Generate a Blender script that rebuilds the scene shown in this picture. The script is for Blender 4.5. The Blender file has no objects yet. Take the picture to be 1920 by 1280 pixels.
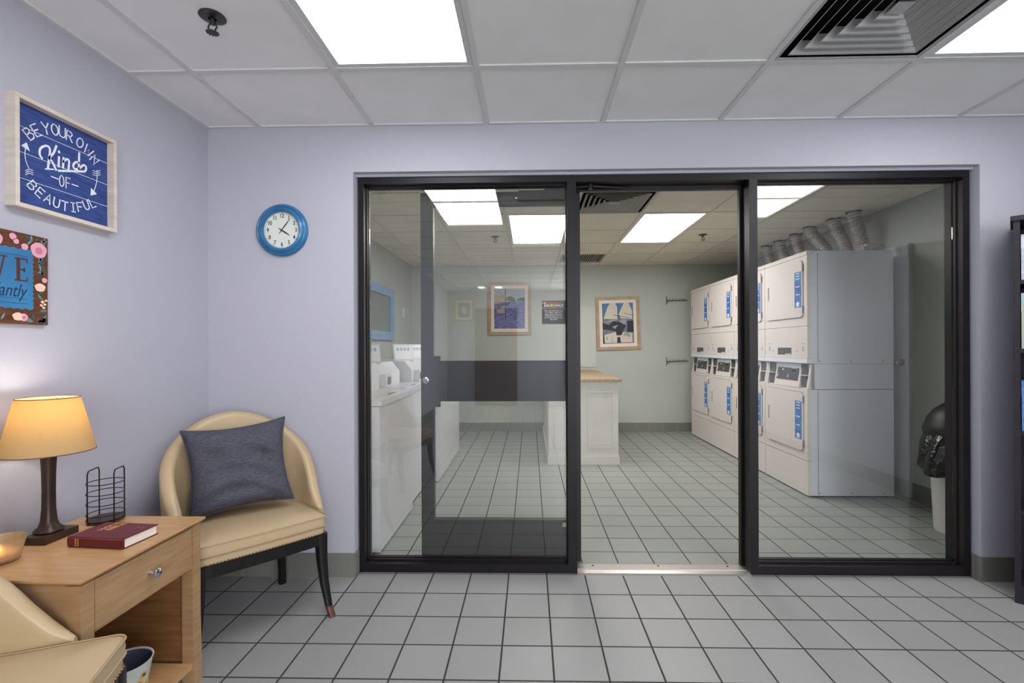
import bpy, bmesh, math, random
from mathutils import Vector, Matrix
random.seed(7)
PI = math.pi
SC = bpy.context.scene
COL = SC.collection

# ------------------------------------------------------------ camera, world, exposure
EYE = 1.222
cd = bpy.data.cameras.new('camera'); cam = bpy.data.objects.new('camera', cd); COL.objects.link(cam)
cd.sensor_width = 36.0; cd.lens = 887.0 / 1920 * 36.0
cd.shift_x = (960 - 973.5) / 1920; cd.shift_y = (650.3 - 640) / 1920
cam.matrix_world = Matrix.Translation((0, 0, EYE)) @ Matrix.Rotation(0.0230, 4, 'Z') @ Matrix.Rotation(PI / 2, 4, 'X') @ Matrix.Rotation(-0.0040, 4, 'Z')
cd.clip_start = 0.05; SC.camera = cam
w = bpy.data.worlds.new('world'); SC.world = w; w.use_nodes = True
w.node_tree.nodes['Background'].inputs[0].default_value = (0.5, 0.5, 0.55, 1)
w.node_tree.nodes['Background'].inputs[1].default_value = 0.3
SC.view_settings.view_transform = 'Standard'; SC.view_settings.look = 'None'
SC.view_settings.exposure = 0.0; SC.view_settings.gamma = 1.0; SC.view_settings.use_curve_mapping = False
LOBBY_PANEL = 12.0; LAUNDRY_PANEL = 17.5; LAMP_W = 4.6; DOWN_W = 14.0; FILL_BACK = 12.5; FILL_RIGHT = 9.0

# ------------------------------------------------------------ material helpers
def lin(c):
    return tuple((v / 255 / 12.92) if v <= 10 else ((v / 255 + .055) / 1.055) ** 2.4 for v in c) + (1,)
MATS = {}
def mat(name, col, rough=.5, metal=0, bump=None, spec=.5, noise=None, trans=0, alpha=1, emit=None, coat=0, ior=1.45):
    if name in MATS: return MATS[name]
    m = bpy.data.materials.new(name); m.use_nodes = True
    nt = m.node_tree; b = nt.nodes['Principled BSDF']
    b.inputs['Base Color'].default_value = lin(col); b.inputs['Roughness'].default_value = rough
    b.inputs['Metallic'].default_value = metal; b.inputs['Specular IOR Level'].default_value = spec
    b.inputs['Transmission Weight'].default_value = trans; b.inputs['IOR'].default_value = ior
    b.inputs['Coat Weight'].default_value = coat
    if emit: b.inputs['Emission Color'].default_value = lin(emit[0]); b.inputs['Emission Strength'].default_value = emit[1]
    tc = nt.nodes.new('ShaderNodeTexCoord')
    if noise:   # (scale, amount, col2)
        n = nt.nodes.new('ShaderNodeTexNoise'); n.inputs['Scale'].default_value = noise[0]; n.inputs['Detail'].default_value = 6
        if len(noise) > 3:
            mp = nt.nodes.new('ShaderNodeMapping'); mp.inputs['Scale'].default_value = noise[3]
            nt.links.new(tc.outputs['Object'], mp.inputs[0]); nt.links.new(mp.outputs[0], n.inputs['Vector'])
        else: nt.links.new(tc.outputs['Object'], n.inputs['Vector'])
        r = nt.nodes.new('ShaderNodeMapRange'); r.inputs[1].default_value = .35; r.inputs[2].default_value = .65; r.inputs[4].default_value = noise[1]
        mx = nt.nodes.new('ShaderNodeMix'); mx.data_type = 'RGBA'
        mx.inputs['A'].default_value = lin(col); mx.inputs['B'].default_value = lin(noise[2])
        nt.links.new(n.outputs['Fac'], r.inputs[0]); nt.links.new(r.outputs[0], mx.inputs['Factor']); nt.links.new(mx.outputs['Result'], b.inputs['Base Color'])
    if bump:    # (scale, strength, distance)
        n2 = nt.nodes.new('ShaderNodeTexNoise'); n2.inputs['Scale'].default_value = bump[0]; n2.inputs['Detail'].default_value = 3
        nt.links.new(tc.outputs['Object'], n2.inputs['Vector'])
        bp = nt.nodes.new('ShaderNodeBump'); bp.inputs['Strength'].default_value = bump[1]; bp.inputs['Distance'].default_value = bump[2] if len(bump) > 2 else .002
        nt.links.new(n2.outputs['Fac'], bp.inputs['Height']); nt.links.new(bp.outputs[0], b.inputs['Normal'])
    MATS[name] = m; return m

def glass_mat(name, tint, refl=1.0):
    m = bpy.data.materials.new(name); m.use_nodes = True; nt = m.node_tree; nt.nodes.clear()
    o = nt.nodes.new('ShaderNodeOutputMaterial'); t = nt.nodes.new('ShaderNodeBsdfTransparent'); g = nt.nodes.new('ShaderNodeBsdfGlossy')
    t.inputs[0].default_value = tint + (1,); g.inputs['Roughness'].default_value = 0.0; g.inputs[0].default_value = (refl, refl, refl, 1)
    f = nt.nodes.new('ShaderNodeFresnel'); ge = nt.nodes.new('ShaderNodeNewGeometry')
    mr = nt.nodes.new('ShaderNodeMapRange'); mr.inputs[3].default_value = 1.68; mr.inputs[4].default_value = 1 / 1.68
    nt.links.new(ge.outputs['Backfacing'], mr.inputs[0]); nt.links.new(mr.outputs[0], f.inputs[0])
    mx = nt.nodes.new('ShaderNodeMixShader'); nt.links.new(f.outputs[0], mx.inputs[0]); nt.links.new(t.outputs[0], mx.inputs[1]); nt.links.new(g.outputs[0], mx.inputs[2])
    nt.links.new(mx.outputs[0], o.inputs[0]); MATS[name] = m; return m

def tile_mat(name, ox, oy, T, tile, grout, gw, tile2, axes='XY', zoff=0, rough=.45):
    """square tiles with grout lines from object coordinates (objects of these materials sit at the world origin)"""
    m = bpy.data.materials.new(name); m.use_nodes = True; nt = m.node_tree; b = nt.nodes['Principled BSDF']; L = nt.links.new
    tc = nt.nodes.new('ShaderNodeTexCoord'); sx = nt.nodes.new('ShaderNodeSeparateXYZ'); L(tc.outputs['Object'], sx.inputs[0])
    def M(op, a, v=None, c=None):
        n = nt.nodes.new('ShaderNodeMath'); n.operation = op
        L(a, n.inputs[0])
        if v is not None:
            if isinstance(v, (int, float)): n.inputs[1].default_value = v
            else: L(v, n.inputs[1])
        return n.outputs[0]
    def line(out, off):
        a = M('SUBTRACT', out, off); a = M('DIVIDE', a, T); fr = M('FRACT', M('ADD', a, 100.0)); d = M('ABSOLUTE', M('SUBTRACT', fr, .5)); return d, M('FLOOR', M('ADD', a, 100.0))
    dx, ix = line(sx.outputs[axes[0]], ox)
    if len(axes) > 1: dy, iy = line(sx.outputs[axes[1]], oy); d = M('MAXIMUM', dx, dy)
    else: d = dx; iy = ix
    mr = nt.nodes.new('ShaderNodeMapRange'); mr.inputs[1].default_value = .5 - gw / T / 2 - .006; mr.inputs[2].default_value = .5 - gw / T / 2 + .004; L(d, mr.inputs[0])
    wn = nt.nodes.new('ShaderNodeTexWhiteNoise'); cb = nt.nodes.new('ShaderNodeCombineXYZ'); L(ix, cb.inputs[0]); L(iy, cb.inputs[1]); L(cb.outputs[0], wn.inputs[0])
    n1 = nt.nodes.new('ShaderNodeTexNoise'); n1.inputs['Scale'].default_value = 260; n1.inputs['Detail'].default_value = 2; L(tc.outputs['Object'], n1.inputs['Vector'])
    n2 = nt.nodes.new('ShaderNodeTexNoise'); n2.inputs['Scale'].default_value = 2.2; n2.inputs['Detail'].default_value = 4; L(tc.outputs['Object'], n2.inputs['Vector'])
    sp = nt.nodes.new('ShaderNodeMapRange'); sp.inputs[1].default_value = .55; sp.inputs[2].default_value = .72; sp.inputs[4].default_value = .8; L(n1.outputs['Fac'], sp.inputs[0])
    mx = nt.nodes.new('ShaderNodeMix'); mx.data_type = 'RGBA'; mx.inputs['A'].default_value = lin(tile); mx.inputs['B'].default_value = lin(tile2)
    fac = M('ADD', M('MULTIPLY', wn.outputs['Value'], .22), M('ADD', M('MULTIPLY', sp.outputs[0], .5), M('MULTIPLY', n2.outputs['Fac'], .3)))
    L(fac, mx.inputs['Factor'])
    m2 = nt.nodes.new('ShaderNodeMix'); m2.data_type = 'RGBA'; L(mx.outputs['Result'], m2.inputs['A']); m2.inputs['B'].default_value = lin(grout); L(mr.outputs[0], m2.inputs['Factor'])
    L(m2.outputs['Result'], b.inputs['Base Color'])
    rr = nt.nodes.new('ShaderNodeMapRange'); rr.inputs[3].default_value = rough; rr.inputs[4].default_value = .9; L(mr.outputs[0], rr.inputs[0]); L(rr.outputs[0], b.inputs['Roughness'])
    bp = nt.nodes.new('ShaderNodeBump'); bp.invert = True; bp.inputs['Strength'].default_value = .6; bp.inputs['Distance'].default_value = .002; L(mr.outputs[0], bp.inputs['Height']); L(bp.outputs[0], b.inputs['Normal'])
    MATS[name] = m; return m

# ------------------------------------------------------------ mesh helpers
class MB:
    def __init__(s): s.b = bmesh.new()
    def box(s, x0, x1, y0, y1, z0, z1, M=None):
        vs = [s.b.verts.new(v) for v in [(x0, y0, z0), (x1, y0, z0), (x1, y1, z0), (x0, y1, z0), (x0, y0, z1), (x1, y0, z1), (x1, y1, z1), (x0, y1, z1)]]
        for f in [(0, 3, 2, 1), (4, 5, 6, 7), (0, 1, 5, 4), (1, 2, 6, 5), (2, 3, 7, 6), (3, 0, 4, 7)]: s.b.faces.new([vs[i] for i in f])
        if M is not None:
            for v in vs: v.co = M @ v.co
        return vs
    def poly(s, pts, th=None, n=None):
        """flat polygon; with th extruded along n"""
        a = [s.b.verts.new(p) for p in pts]
        if th is None: s.b.faces.new(a); return
        n = Vector(n) * th; c = [s.b.verts.new(Vector(p) + n) for p in pts]; k = len(a)
        s.b.faces.new(list(reversed(a))); s.b.faces.new(c)
        for i in range(k): s.b.faces.new([a[i], a[(i + 1) % k], c[(i + 1) % k], c[i]])
    def loft(s, rings, closed=True, cap=True, loop=False):
        R = [[s.b.verts.new(p) for p in r] for r in rings]; n = len(R[0])
        rng = range(len(R)) if loop else range(len(R) - 1)
        for i in rng:
            A, B = R[i], R[(i + 1) % len(R)]
            for j in range(n if closed else n - 1):
                k = (j + 1) % n
                try: s.b.faces.new([A[j], A[k], B[k], B[j]])
                except ValueError: pass
        if cap and closed and not loop: s.b.faces.new(list(reversed(R[0]))); s.b.faces.new(R[-1])
        return R
    def lathe(s, prof, c=(0, 0, 0), n=32, ax='Z', cap=False):
        rings = []
        for r, h in prof:
            ring = []
            for i in range(n):
                a = 2 * PI * i / n; x, y = r * math.cos(a), r * math.sin(a)
                p = (x, y, h) if ax == 'Z' else ((x, -h, y) if ax == 'Y' else (h, x, y))
                ring.append((p[0] + c[0], p[1] + c[1], p[2] + c[2]))
            rings.append(ring)
        return s.loft(rings, cap=cap)
    def cyl(s, p, q, r, r2=None, n=16): return s.tube([p, q], [r, r if r2 is None else r2], n)
    def tube(s, pts, rad, n=10, loop=False, cap=True):
        pts = [Vector(p) for p in pts]; N = len(pts)
        if not isinstance(rad, (list, tuple)): rad = [rad] * N
        rings = []; up = None
        for i, p in enumerate(pts):
            if loop: t = (pts[(i + 1) % N] - pts[i - 1])
            else: t = pts[min(i + 1, N - 1)] - pts[max(i - 1, 0)]
            t.normalize()
            if up is None:
                up = Vector((0, 0, 1)) if abs(t.z) < .9 else Vector((1, 0, 0))
            u = up - t * up.dot(t)
            if u.length < 1e-5: u = t.orthogonal()
            u.normalize(); up = u; v = t.cross(u)
            rings.append([p + (u * math.cos(2 * PI * k / n) + v * math.sin(2 * PI * k / n)) * rad[i] for k in range(n)])
        return s.loft(rings, loop=loop, cap=cap)
    def ribbon(s, pts, wd, n, th=.001, z=None):
        """flat stroke of width wd along points lying in a plane with normal n"""
        n = Vector(n).normalized(); pts = [Vector(p) for p in pts]; N = len(pts); L = []; R = []
        for i, p in enumerate(pts):
            t = (pts[min(i + 1, N - 1)] - pts[max(i - 1, 0)]).normalized(); sd = n.cross(t) * wd / 2
            e = t * wd * .45 * (-1 if i == 0 else 1 if i == N - 1 else 0)
            L.append(p + sd + e); R.append(p - sd + e)
        rings = [[a, b, b + n * th, a + n * th] for a, b in zip(L, R)]
        s.loft(rings)
    def bevel(s, w, seg=2, ang=30):
        es = [e for e in s.b.edges if len(e.link_faces) == 2 and e.calc_face_angle(0) > math.radians(ang)]
        bmesh.ops.bevel(s.b, geom=es, offset=w, segments=seg, profile=.5, affect='EDGES', clamp_overlap=True); return s
    def build(s, name, m, parent=None, smooth=False, M=None):
        bmesh.ops.recalc_face_normals(s.b, faces=s.b.faces)
        me = bpy.data.meshes.new(name); s.b.to_mesh(me); s.b.free()
        if M is not None: me.transform(M)
        me.materials.append(m if not isinstance(m, str) else MATS[m])
        if smooth:
            for p in me.polygons: p.use_smooth = True
            try: me.set_sharp_from_angle(angle=math.radians(40))
            except Exception: pass
        o = bpy.data.objects.new(name, me); COL.objects.link(o)
        if parent: o.parent = parent
        return o
def Box(name, m, x0, x1, y0, y1, z0, z1, parent=None, bev=0, M=None, seg=2):
    b = MB(); b.box(x0, x1, y0, y1, z0, z1)
    if bev: b.bevel(bev, seg)
    return b.build(name, m, parent, smooth=bev > 0, M=M)
def pieces(name, m, parent, boxes, M=None):
    for bx in boxes: Box(name, m, *bx, parent, M=M)
def tag(o, label, cat, group=None):
    o['label'] = label; o['category'] = cat
    if group: o['group'] = group
    return o
def struct(o): o['kind'] = 'structure'; return o
def empty(name, loc=(0, 0, 0), rz=0, label=None, cat=None, group=None):
    o = bpy.data.objects.new(name, None); COL.objects.link(o); o.location = loc; o.rotation_euler = (0, 0, rz); o.empty_display_size = .1
    if label: tag(o, label, cat, group)
    return o
def copy_tree(o, parent=None):
    c = o.copy(); COL.objects.link(c)
    if parent: c.parent = parent
    for ch in list(o.children): copy_tree(ch, c)
    return c
def text_mesh(name, body, size, m, parent, M, align='CENTER', extrude=.0004, bold=0, shear=0, sx=1):
    cu = bpy.data.curves.new('txt', 'FONT'); cu.body = body; cu.size = size; cu.align_x = align; cu.align_y = 'CENTER'
    cu.extrude = extrude; cu.offset = bold; cu.shear = shear; cu.resolution_u = 3; cu.space_line = .95
    o = bpy.data.objects.new('txt', cu); COL.objects.link(o); bpy.context.view_layer.update()
    me = bpy.data.meshes.new_from_object(o.evaluated_get(bpy.context.evaluated_depsgraph_get()))
    bpy.data.objects.remove(o); bpy.data.curves.remove(cu)
    me.name = name; me.transform(M @ Matrix.Scale(sx, 4, (1, 0, 0))); me.materials.clear(); me.materials.append(MATS[m] if isinstance(m, str) else m)
    r = bpy.data.objects.new(name, me); COL.objects.link(r)
    if parent: r.parent = parent
    return r
# text planes: local text x -> right, y -> up
def face_my(x, y, z): return Matrix.Translation((x, y, z)) @ Matrix.Rotation(PI / 2, 4, 'X')                       # facing -Y
def face_px(x, y, z): return Matrix.Translation((x, y, z)) @ Matrix.Rotation(PI / 2, 4, 'Z') @ Matrix.Rotation(PI / 2, 4, 'X')   # facing +X
def face_mx(x, y, z): return Matrix.Translation((x, y, z)) @ Matrix.Rotation(-PI / 2, 4, 'Z') @ Matrix.Rotation(PI / 2, 4, 'X')  # facing -X
def up_z(x, y, z, rz=0): return Matrix.Translation((x, y, z)) @ Matrix.Rotation(rz, 4, 'Z')

# ------------------------------------------------------------ materials
mat('lobby_wall', (179, 178, 190), .7, bump=(160, .35, .003), noise=(1.3, .5, (174, 174, 186)))
mat('laundry_wall', (180, 184, 176), .55, bump=(150, .3, .002), noise=(1.6, .5, (172, 176, 167)))
mat('ceiling_tile', (235, 235, 234), .9, noise=(5, .6, (228, 228, 226)), bump=(300, .25, .001))
mat('laundry_ceiling_tile', (228, 222, 206), .9, noise=(4, .7, (218, 212, 194)), bump=(300, .25, .001))
mat('ceiling_bar', (212, 212, 211), .7)
mat('laundry_bar', (214, 209, 196), .7)
mat('bronze', (19, 16, 19), .42, .0, spec=.38, noise=(8, .5, (27, 23, 26)))
mat('bronze_door', (34, 34, 36), .42, .0, spec=.4, noise=(6, .5, (44, 43, 45)))
mat('aluminium', (196, 190, 186), .35, .8, noise=(60, .6, (165, 158, 152), (1, 12, 12)))
mat('steel', (190, 192, 195), .25, 1)
mat('chrome', (200, 200, 200), .12, 1)
mat('black_rubber', (16, 16, 17), .6)
mat('light_housing', (208, 208, 208), .5)
mat('diffuser_metal', (176, 176, 175), .5)
mat('laundry_diffuser_metal', (178, 176, 168), .5)
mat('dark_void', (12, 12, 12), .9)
mat('niche_grey', (92, 90, 90), .7, noise=(30, .9, (60, 58, 58)))
mat('sprinkler_metal', (80, 80, 78), .35, .9)
mat('maple', (166, 134, 98), .42, noise=(7, .9, (150, 116, 82), (1.2, 1.2, 9)), coat=.15)
mat('maple_top', (186, 148, 104), .35, noise=(7, .9, (172, 132, 90), (1.5, 9, 1.5)), coat=.2)
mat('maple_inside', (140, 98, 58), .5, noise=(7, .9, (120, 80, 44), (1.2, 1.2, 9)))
mat('vinyl', (184, 163, 130), .34, bump=(220, .25, .001), noise=(3, .5, (176, 154, 120)))
mat('vinyl_piping', (170, 146, 112), .4)
mat('black_lacquer', (18, 17, 18), .25)
mat('copper', (98, 60, 52), .45, .3)
mat('brass_nail', (140, 112, 76), .35, .8)
mat('lamp_bronze', (56, 42, 36), .35, .4, noise=(10, .6, (74, 54, 44)))
mat('white_enamel', (222, 220, 218), .3, coat=.2)
mat('washer_white', (214, 214, 218), .28, coat=.25)
mat('dryer_front', (221, 212, 206), .35, noise=(2, .4, (216, 208, 204)))
mat('dryer_side', (222, 226, 232), .35, noise=(2, .5, (216, 220, 225)))
mat('seam', (120, 112, 106), .6)
mat('panel_dark', (62, 64, 64), .4, noise=(60, .6, (84, 90, 82)))
mat('blue_label', (30, 84, 172), .4, noise=(14, .8, (62, 150, 196), (.4, .4, 1)))
mat('label_white', (228, 232, 240), .5)
mat('label_lilac', (170, 176, 200), .5)
mat('duct_foil', (206, 202, 198), .38, .65, noise=(50, .7, (160, 152, 146)))
mat('laundry_panel', (190, 191, 183), .5)
mat('counter_white', (214, 210, 204), .45, noise=(5, .5, (203, 196, 190)))
mat('granite', (180, 152, 118), .3, noise=(90, .9, (110, 84, 56)))
mat('picture_wood', (176, 150, 118), .45, noise=(12, .7, (154, 128, 98)))
mat('mat_board', (226, 214, 204), .8)
mat('mirror_blue', (124, 154, 188), .5, noise=(10, .6, (146, 170, 200)))
mat('mirror_glass', (190, 196, 190), .02, 1)
mat('black', (14, 14, 15), .5)
mat('ink', (24, 24, 26), .6)
mat('white', (232, 232, 232), .6)
mat('clock_blue', (34, 100, 148), .35, noise=(12, .6, (52, 124, 168)), coat=.3)
mat('clock_face', (214, 218, 212), .6)
mat('sign_wood', (212, 202, 190), .6, noise=(9, .7, (196, 182, 166), (1, 1, 6)))
mat('sign_blue', (52, 76, 142), .6, noise=(16, .9, (34, 52, 110), (1, 1, 8)))
mat('sign_paint', (222, 226, 236), .7)
mat('sign_brown', (104, 60, 30), .6, noise=(12, .8, (70, 38, 22), (1, 1.5, 8)))
mat('plaque_blue', (54, 124, 172), .6, noise=(10, .7, (44, 104, 152)))
mat('letter_brown', (84, 42, 24), .6)
mat('script_navy', (26, 50, 82), .6)
mat('rose', (222, 160, 178), .6); mat('rose_deep', (196, 120, 140), .6); mat('peach', (236, 196, 176), .6); mat('leaf', (104, 138, 140), .6); mat('leaf_dark', (58, 84, 96), .6)
mat('denim', (58, 58, 70), .9, noise=(60, .9, (88, 89, 102), (1, 1, 9)), bump=(260, .5, .002))
mat('book_cover', (92, 26, 34), .42, noise=(4, .5, (80, 20, 26)))
mat('page_edge', (226, 220, 210), .8, noise=(30, .7, (205, 198, 188), (1, 1, 30)))
mat('gold', (206, 160, 92), .4, .4)
mat('black_wire', (18, 18, 20), .35, .3)
mat('bookcase', (34, 30, 36), .4, noise=(6, .5, (46, 42, 48)))
mat('bin_grey', (196, 194, 190), .5)
mat('bin_lid', (22, 22, 24), .45)
mat('bag', (12, 12, 15), .22, bump=(14, .8, .02))
mat('brass', (170, 140, 90), .3, 1)
mat('cherry_door', (74, 22, 18), .35, noise=(5, .8, (50, 14, 12), (1, 1, .2)))
mat('door_paint', (192, 200, 198), .5)
mat('wax', (240, 200, 160), .5, emit=((255, 176, 110), .35))
mat('flame', (255, 220, 160), .5, emit=((255, 190, 110), 18))
mat('bucket', (196, 200, 196), .4)
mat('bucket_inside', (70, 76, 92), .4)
mat('sunflower', (222, 170, 30), .6); mat('sunflower_eye', (86, 48, 20), .7); mat('stem_green', (58, 88, 44), .7)
mat('painting_water', (66, 74, 140), .6, noise=(22, .9, (132, 138, 176), (1, 1, 5)))
mat('painting_sky', (168, 176, 178), .6); mat('painting_sand', (176, 154, 116), .6); mat('painting_dark', (44, 44, 52), .6)
mat('painting_green', (88, 98, 66), .6); mat('painting_blue', (74, 118, 158), .6); mat('painting_cream', (206, 196, 178), .6); mat('painting_pale', (150, 152, 160), .6); mat('painting_grey', (112, 116, 130), .6)
mat('box_white', (206, 212, 222), .5, noise=(40, .8, (150, 160, 180)))
mat('box_scene', (156, 190, 200), .5, noise=(6, .9, (208, 188, 110)))
mat('box_blue', (70, 120, 190), .5, noise=(30, .8, (120, 160, 210)))
mat('yellow_tag', (206, 210, 120), .5)
mat('candle_frost', (226, 206, 170), .35, trans=.75, noise=(50, .7, (200, 186, 160)))
glass_mat('pane', (.98, .985, .98))
glass_mat('clear_plastic', (.85, .87, .92))
tile_mat('lobby_floor', .0840, 2.545, .2032, (152, 152, 151), (48, 48, 47), .0068, (126, 126, 126))
tile_mat('laundry_floor', .0860, 2.830, .2032, (150, 153, 148), (56, 56, 54), .0062, (128, 131, 126))
tile_mat('base_tile_x', .0840, 0, .2032, (122, 122, 116), (150, 150, 144), .003, (100, 102, 96), axes='X')
tile_mat('base_tile_y', .10, 0, .2032, (122, 122, 116), (150, 150, 144), .003, (100, 102, 96), axes='Y')
def emis(name, col, s, rib=False):
    m = bpy.data.materials.new(name); m.use_nodes = True; nt = m.node_tree; nt.nodes.clear()
    o = nt.nodes.new('ShaderNodeOutputMaterial'); e = nt.nodes.new('ShaderNodeEmission'); e.inputs[0].default_value = col + (1,); e.inputs[1].default_value = s
    nt.links.new(e.outputs[0], o.inputs[0]); MATS[name] = m
emis('lobby_lens', (.985, .985, 1.0), LOBBY_PANEL)
emis('laundry_lens', (1.0, .985, .955), LAUNDRY_PANEL)
emis('downlight_lens', (1.0, .95, .88), DOWN_W)
emis('bulb_glow', (1.0, .86, .62), 7.0)
emis('day_back', (.97, .985, 1.0), FILL_BACK)  # glow of the window shapes added behind the viewer
emis('day_right', (.97, .985, 1.0), FILL_RIGHT)
def shade_mat():
    m = bpy.data.materials.new('shade_fabric'); m.use_nodes = True; nt = m.node_tree; nt.nodes.clear()
    o = nt.nodes.new('ShaderNodeOutputMaterial'); d = nt.nodes.new('ShaderNodeBsdfDiffuse'); t = nt.nodes.new('ShaderNodeBsdfTranslucent')
    d.inputs[0].default_value = lin((206, 188, 150)); t.inputs[0].default_value = lin((216, 186, 122))
    mx = nt.nodes.new('ShaderNodeMixShader'); mx.inputs[0].default_value = .55
    nt.links.new(d.outputs[0], mx.inputs[1]); nt.links.new(t.outputs[0], mx.inputs[2]); nt.links.new(mx.outputs[0], o.inputs[0]); MATS['shade_fabric'] = m
shade_mat()

# ------------------------------------------------------------ the setting
XL, XR = -1.73, 3.06; YB = -4.6; YW = 2.508; YM = 2.60; YR = 2.69; YF = 6.86; H = 2.408
OX0, OX1, OZ = -.942, 2.335, 2.160           # rough opening in the front wall
struct(Box('floor', 'lobby_floor', XL, XR, YB, YM, -.05, 0))
struct(Box('floor_laundry', 'laundry_floor', XL, XR, YM, YF, -.05, 0))
def wall_open(name, y0, y1, m):
    b = MB(); b.box(XL, OX0, y0, y1, 0, H); b.box(OX1, XR, y0, y1, 0, H); b.box(OX0, OX1, y0, y1, OZ, H); struct(b.build(name, m))
wall_open('wall_front', YW, YM, 'lobby_wall')
wall_open('wall_laundry_front', YM, YR, 'laundry_wall')
struct(Box('wall_left', 'lobby_wall', XL - .1, XL, YB, YM, 0, H))
struct(Box('wall_right', 'lobby_wall', XR, XR + .1, YB, YM, 0, H))
struct(Box('wall_back', 'lobby_wall', XL - .1, XR + .1, YB - .1, YB, 0, H))
struct(Box('wall_laundry_left', 'laundry_wall', XL - .1, XL, YM, YF, 0, H))
struct(Box('wall_laundry_right', 'laundry_wall', XR, XR + .1, YM, YF, 0, H))
struct(Box('wall_laundry_back', 'laundry_wall', XL - .1, XR + .1, YF, YF + .1, 0, H))
BH = .125
def base(name, m, x0, x1, y0, y1): struct(Box(name, m, x0, x1, y0, y1, 0, BH, bev=.003))
base('baseboard_front', 'base_tile_x', XL + .012, OX0, YW - .011, YW)
base('baseboard_front_return', 'base_tile_y', OX0, OX0 + .010, YW - .011, 2.553)
base('baseboard_front_right', 'base_tile_x', OX1, XR - .012, YW - .011, YW)
base('baseboard_front_right_return', 'base_tile_y', OX1 - .010, OX1, YW - .011, 2.553)
base('baseboard_left', 'base_tile_y', XL, XL + .011, YB, YW)
base('baseboard_right', 'base_tile_y', XR - .011, XR, YB, YW)
base('baseboard_laundry_back', 'base_tile_x', XL, XR, YF - .011, YF)
base('baseboard_laundry_left', 'base_tile_y', XL, XL + .011, YR, YF - .012)
base('baseboard_laundry_right', 'base_tile_y', XR - .011, XR, YR, YF - .012)

# ceilings: grid of lay-in tiles on white bars
G = .6096; GX = -.2205
def grid_lines(a, b, o):
    k0 = math.ceil((a - o) / G + .02); out = [a]
    x = o + k0 * G
    while x < b - .02: out.append(x); x += G
    out.append(b); return out
def ceiling(name, m, barm, x0, x1, y0, y1, oy, skip, tname):
    xs = grid_lines(x0, x1, GX); ys = grid_lines(y0, y1, oy); b = MB()
    for i in range(len(xs) - 1):
        for j in range(len(ys) - 1):
            cx, cy = (xs[i] + xs[i + 1]) / 2, (ys[j] + ys[j + 1]) / 2
            if any(a < cx < c and d < cy < e for a, c, d, e in skip): continue
            b.box(xs[i], xs[i + 1], ys[j], ys[j + 1], H, H + .012)
    struct(b.build(name, m))
    b = MB(); wd = .012
    for x in xs[1:-1]: b.box(x - wd, x + wd, y0, y1, H - .007, H)
    for y in ys[1:-1]: b.box(x0, x1, y - wd, y + wd, H - .0065, H)
    b.box(x0, x0 + .02, y0, y1, H - .007, H); b.box(x1 - .02, x1, y0, y1, H - .007, H)
    b.box(x0, x1, y1 - .02, y1, H - .0068, H); b.box(x0, x1, y0, y0 + .02, H - .0068, H)
    struct(b.build(tname, barm))
gx = lambda k: GX + k * G
Y1 = 1.9925
LL = [(gx(-1), gx(0), Y1 - 2 * G, Y1), (gx(3), gx(4), Y1 - 2 * G, Y1), (gx(3), gx(4), Y1 - 6 * G, Y1 - 4 * G), (gx(2), gx(3), Y1 - 10 * G, Y1 - 8 * G)]
LD = (gx(2), gx(3), Y1 - G, Y1)
ceiling('ceiling', 'ceiling_tile', 'ceiling_bar', XL, XR, YB, YW, Y1, LL + [LD], 'trim_1')
Y2 = 3.612
FL = [(gx(0), gx(1), Y2 + G, Y2 + 3 * G), (gx(2), gx(3), Y2 + G, Y2 + 3 * G)]
FD = (gx(1), gx(2), Y2, Y2 + G); FR = (gx(1), gx(2), Y2 + 4 * G, Y2 + 5 * G)
ceiling('ceiling_laundry', 'laundry_ceiling_tile', 'laundry_bar', XL, XR, YR, YF, Y2, FL + [FD, FR], 'trim_2')

def troffer(c, lens, label, group):
    x0, x1, y0, y1 = c; x0 += .013; x1 -= .013; y0 += .013; y1 -= .013
    t = empty('ceiling_light', ((x0 + x1) / 2, (y0 + y1) / 2, H), 0, label, 'ceiling light', group)
    hx, hy = (x1 - x0) / 2, (y1 - y0) / 2; b = MB(); f = .024
    b.box(-hx, -hx + f, -hy, hy, -.004, .03); b.box(hx - f, hx, -hy, hy, -.004, .03); b.box(-hx + f, hx - f, -hy, -hy + f, -.004, .03); b.box(-hx + f, hx - f, hy - f, hy, -.004, .03)
    b.box(-hx, hx, -hy, hy, .03, .036)
    b.build('light_frame', 'light_housing', t)
    b = MB(); b.box(-hx + f, hx - f, -hy + f, hy - f, .006, .010); b.build('lens', lens, t)
labs = ['bright fluorescent ceiling panel nearest above the armchair side of the lobby', 'bright fluorescent ceiling panel right of the square lobby air vent']
for c, l in zip(LL, labs): troffer(c, 'lobby_lens', l, 'lobby ceiling panels')
for c, l in zip(LL[2:], ['bright ceiling panel behind the viewer on the right of the lobby', 'bright ceiling panel near the back wall of the lobby']): troffer(c, 'lobby_lens', l, 'lobby ceiling panels')  # two unseen panels added to raise the lobby light
for c, l in zip(FL, ['bright laundry ceiling panel left of the door mullion, above the white counter', 'bright laundry ceiling panel seen through the open doorway']): troffer(c, 'laundry_lens', l, 'laundry ceiling panels')

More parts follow.
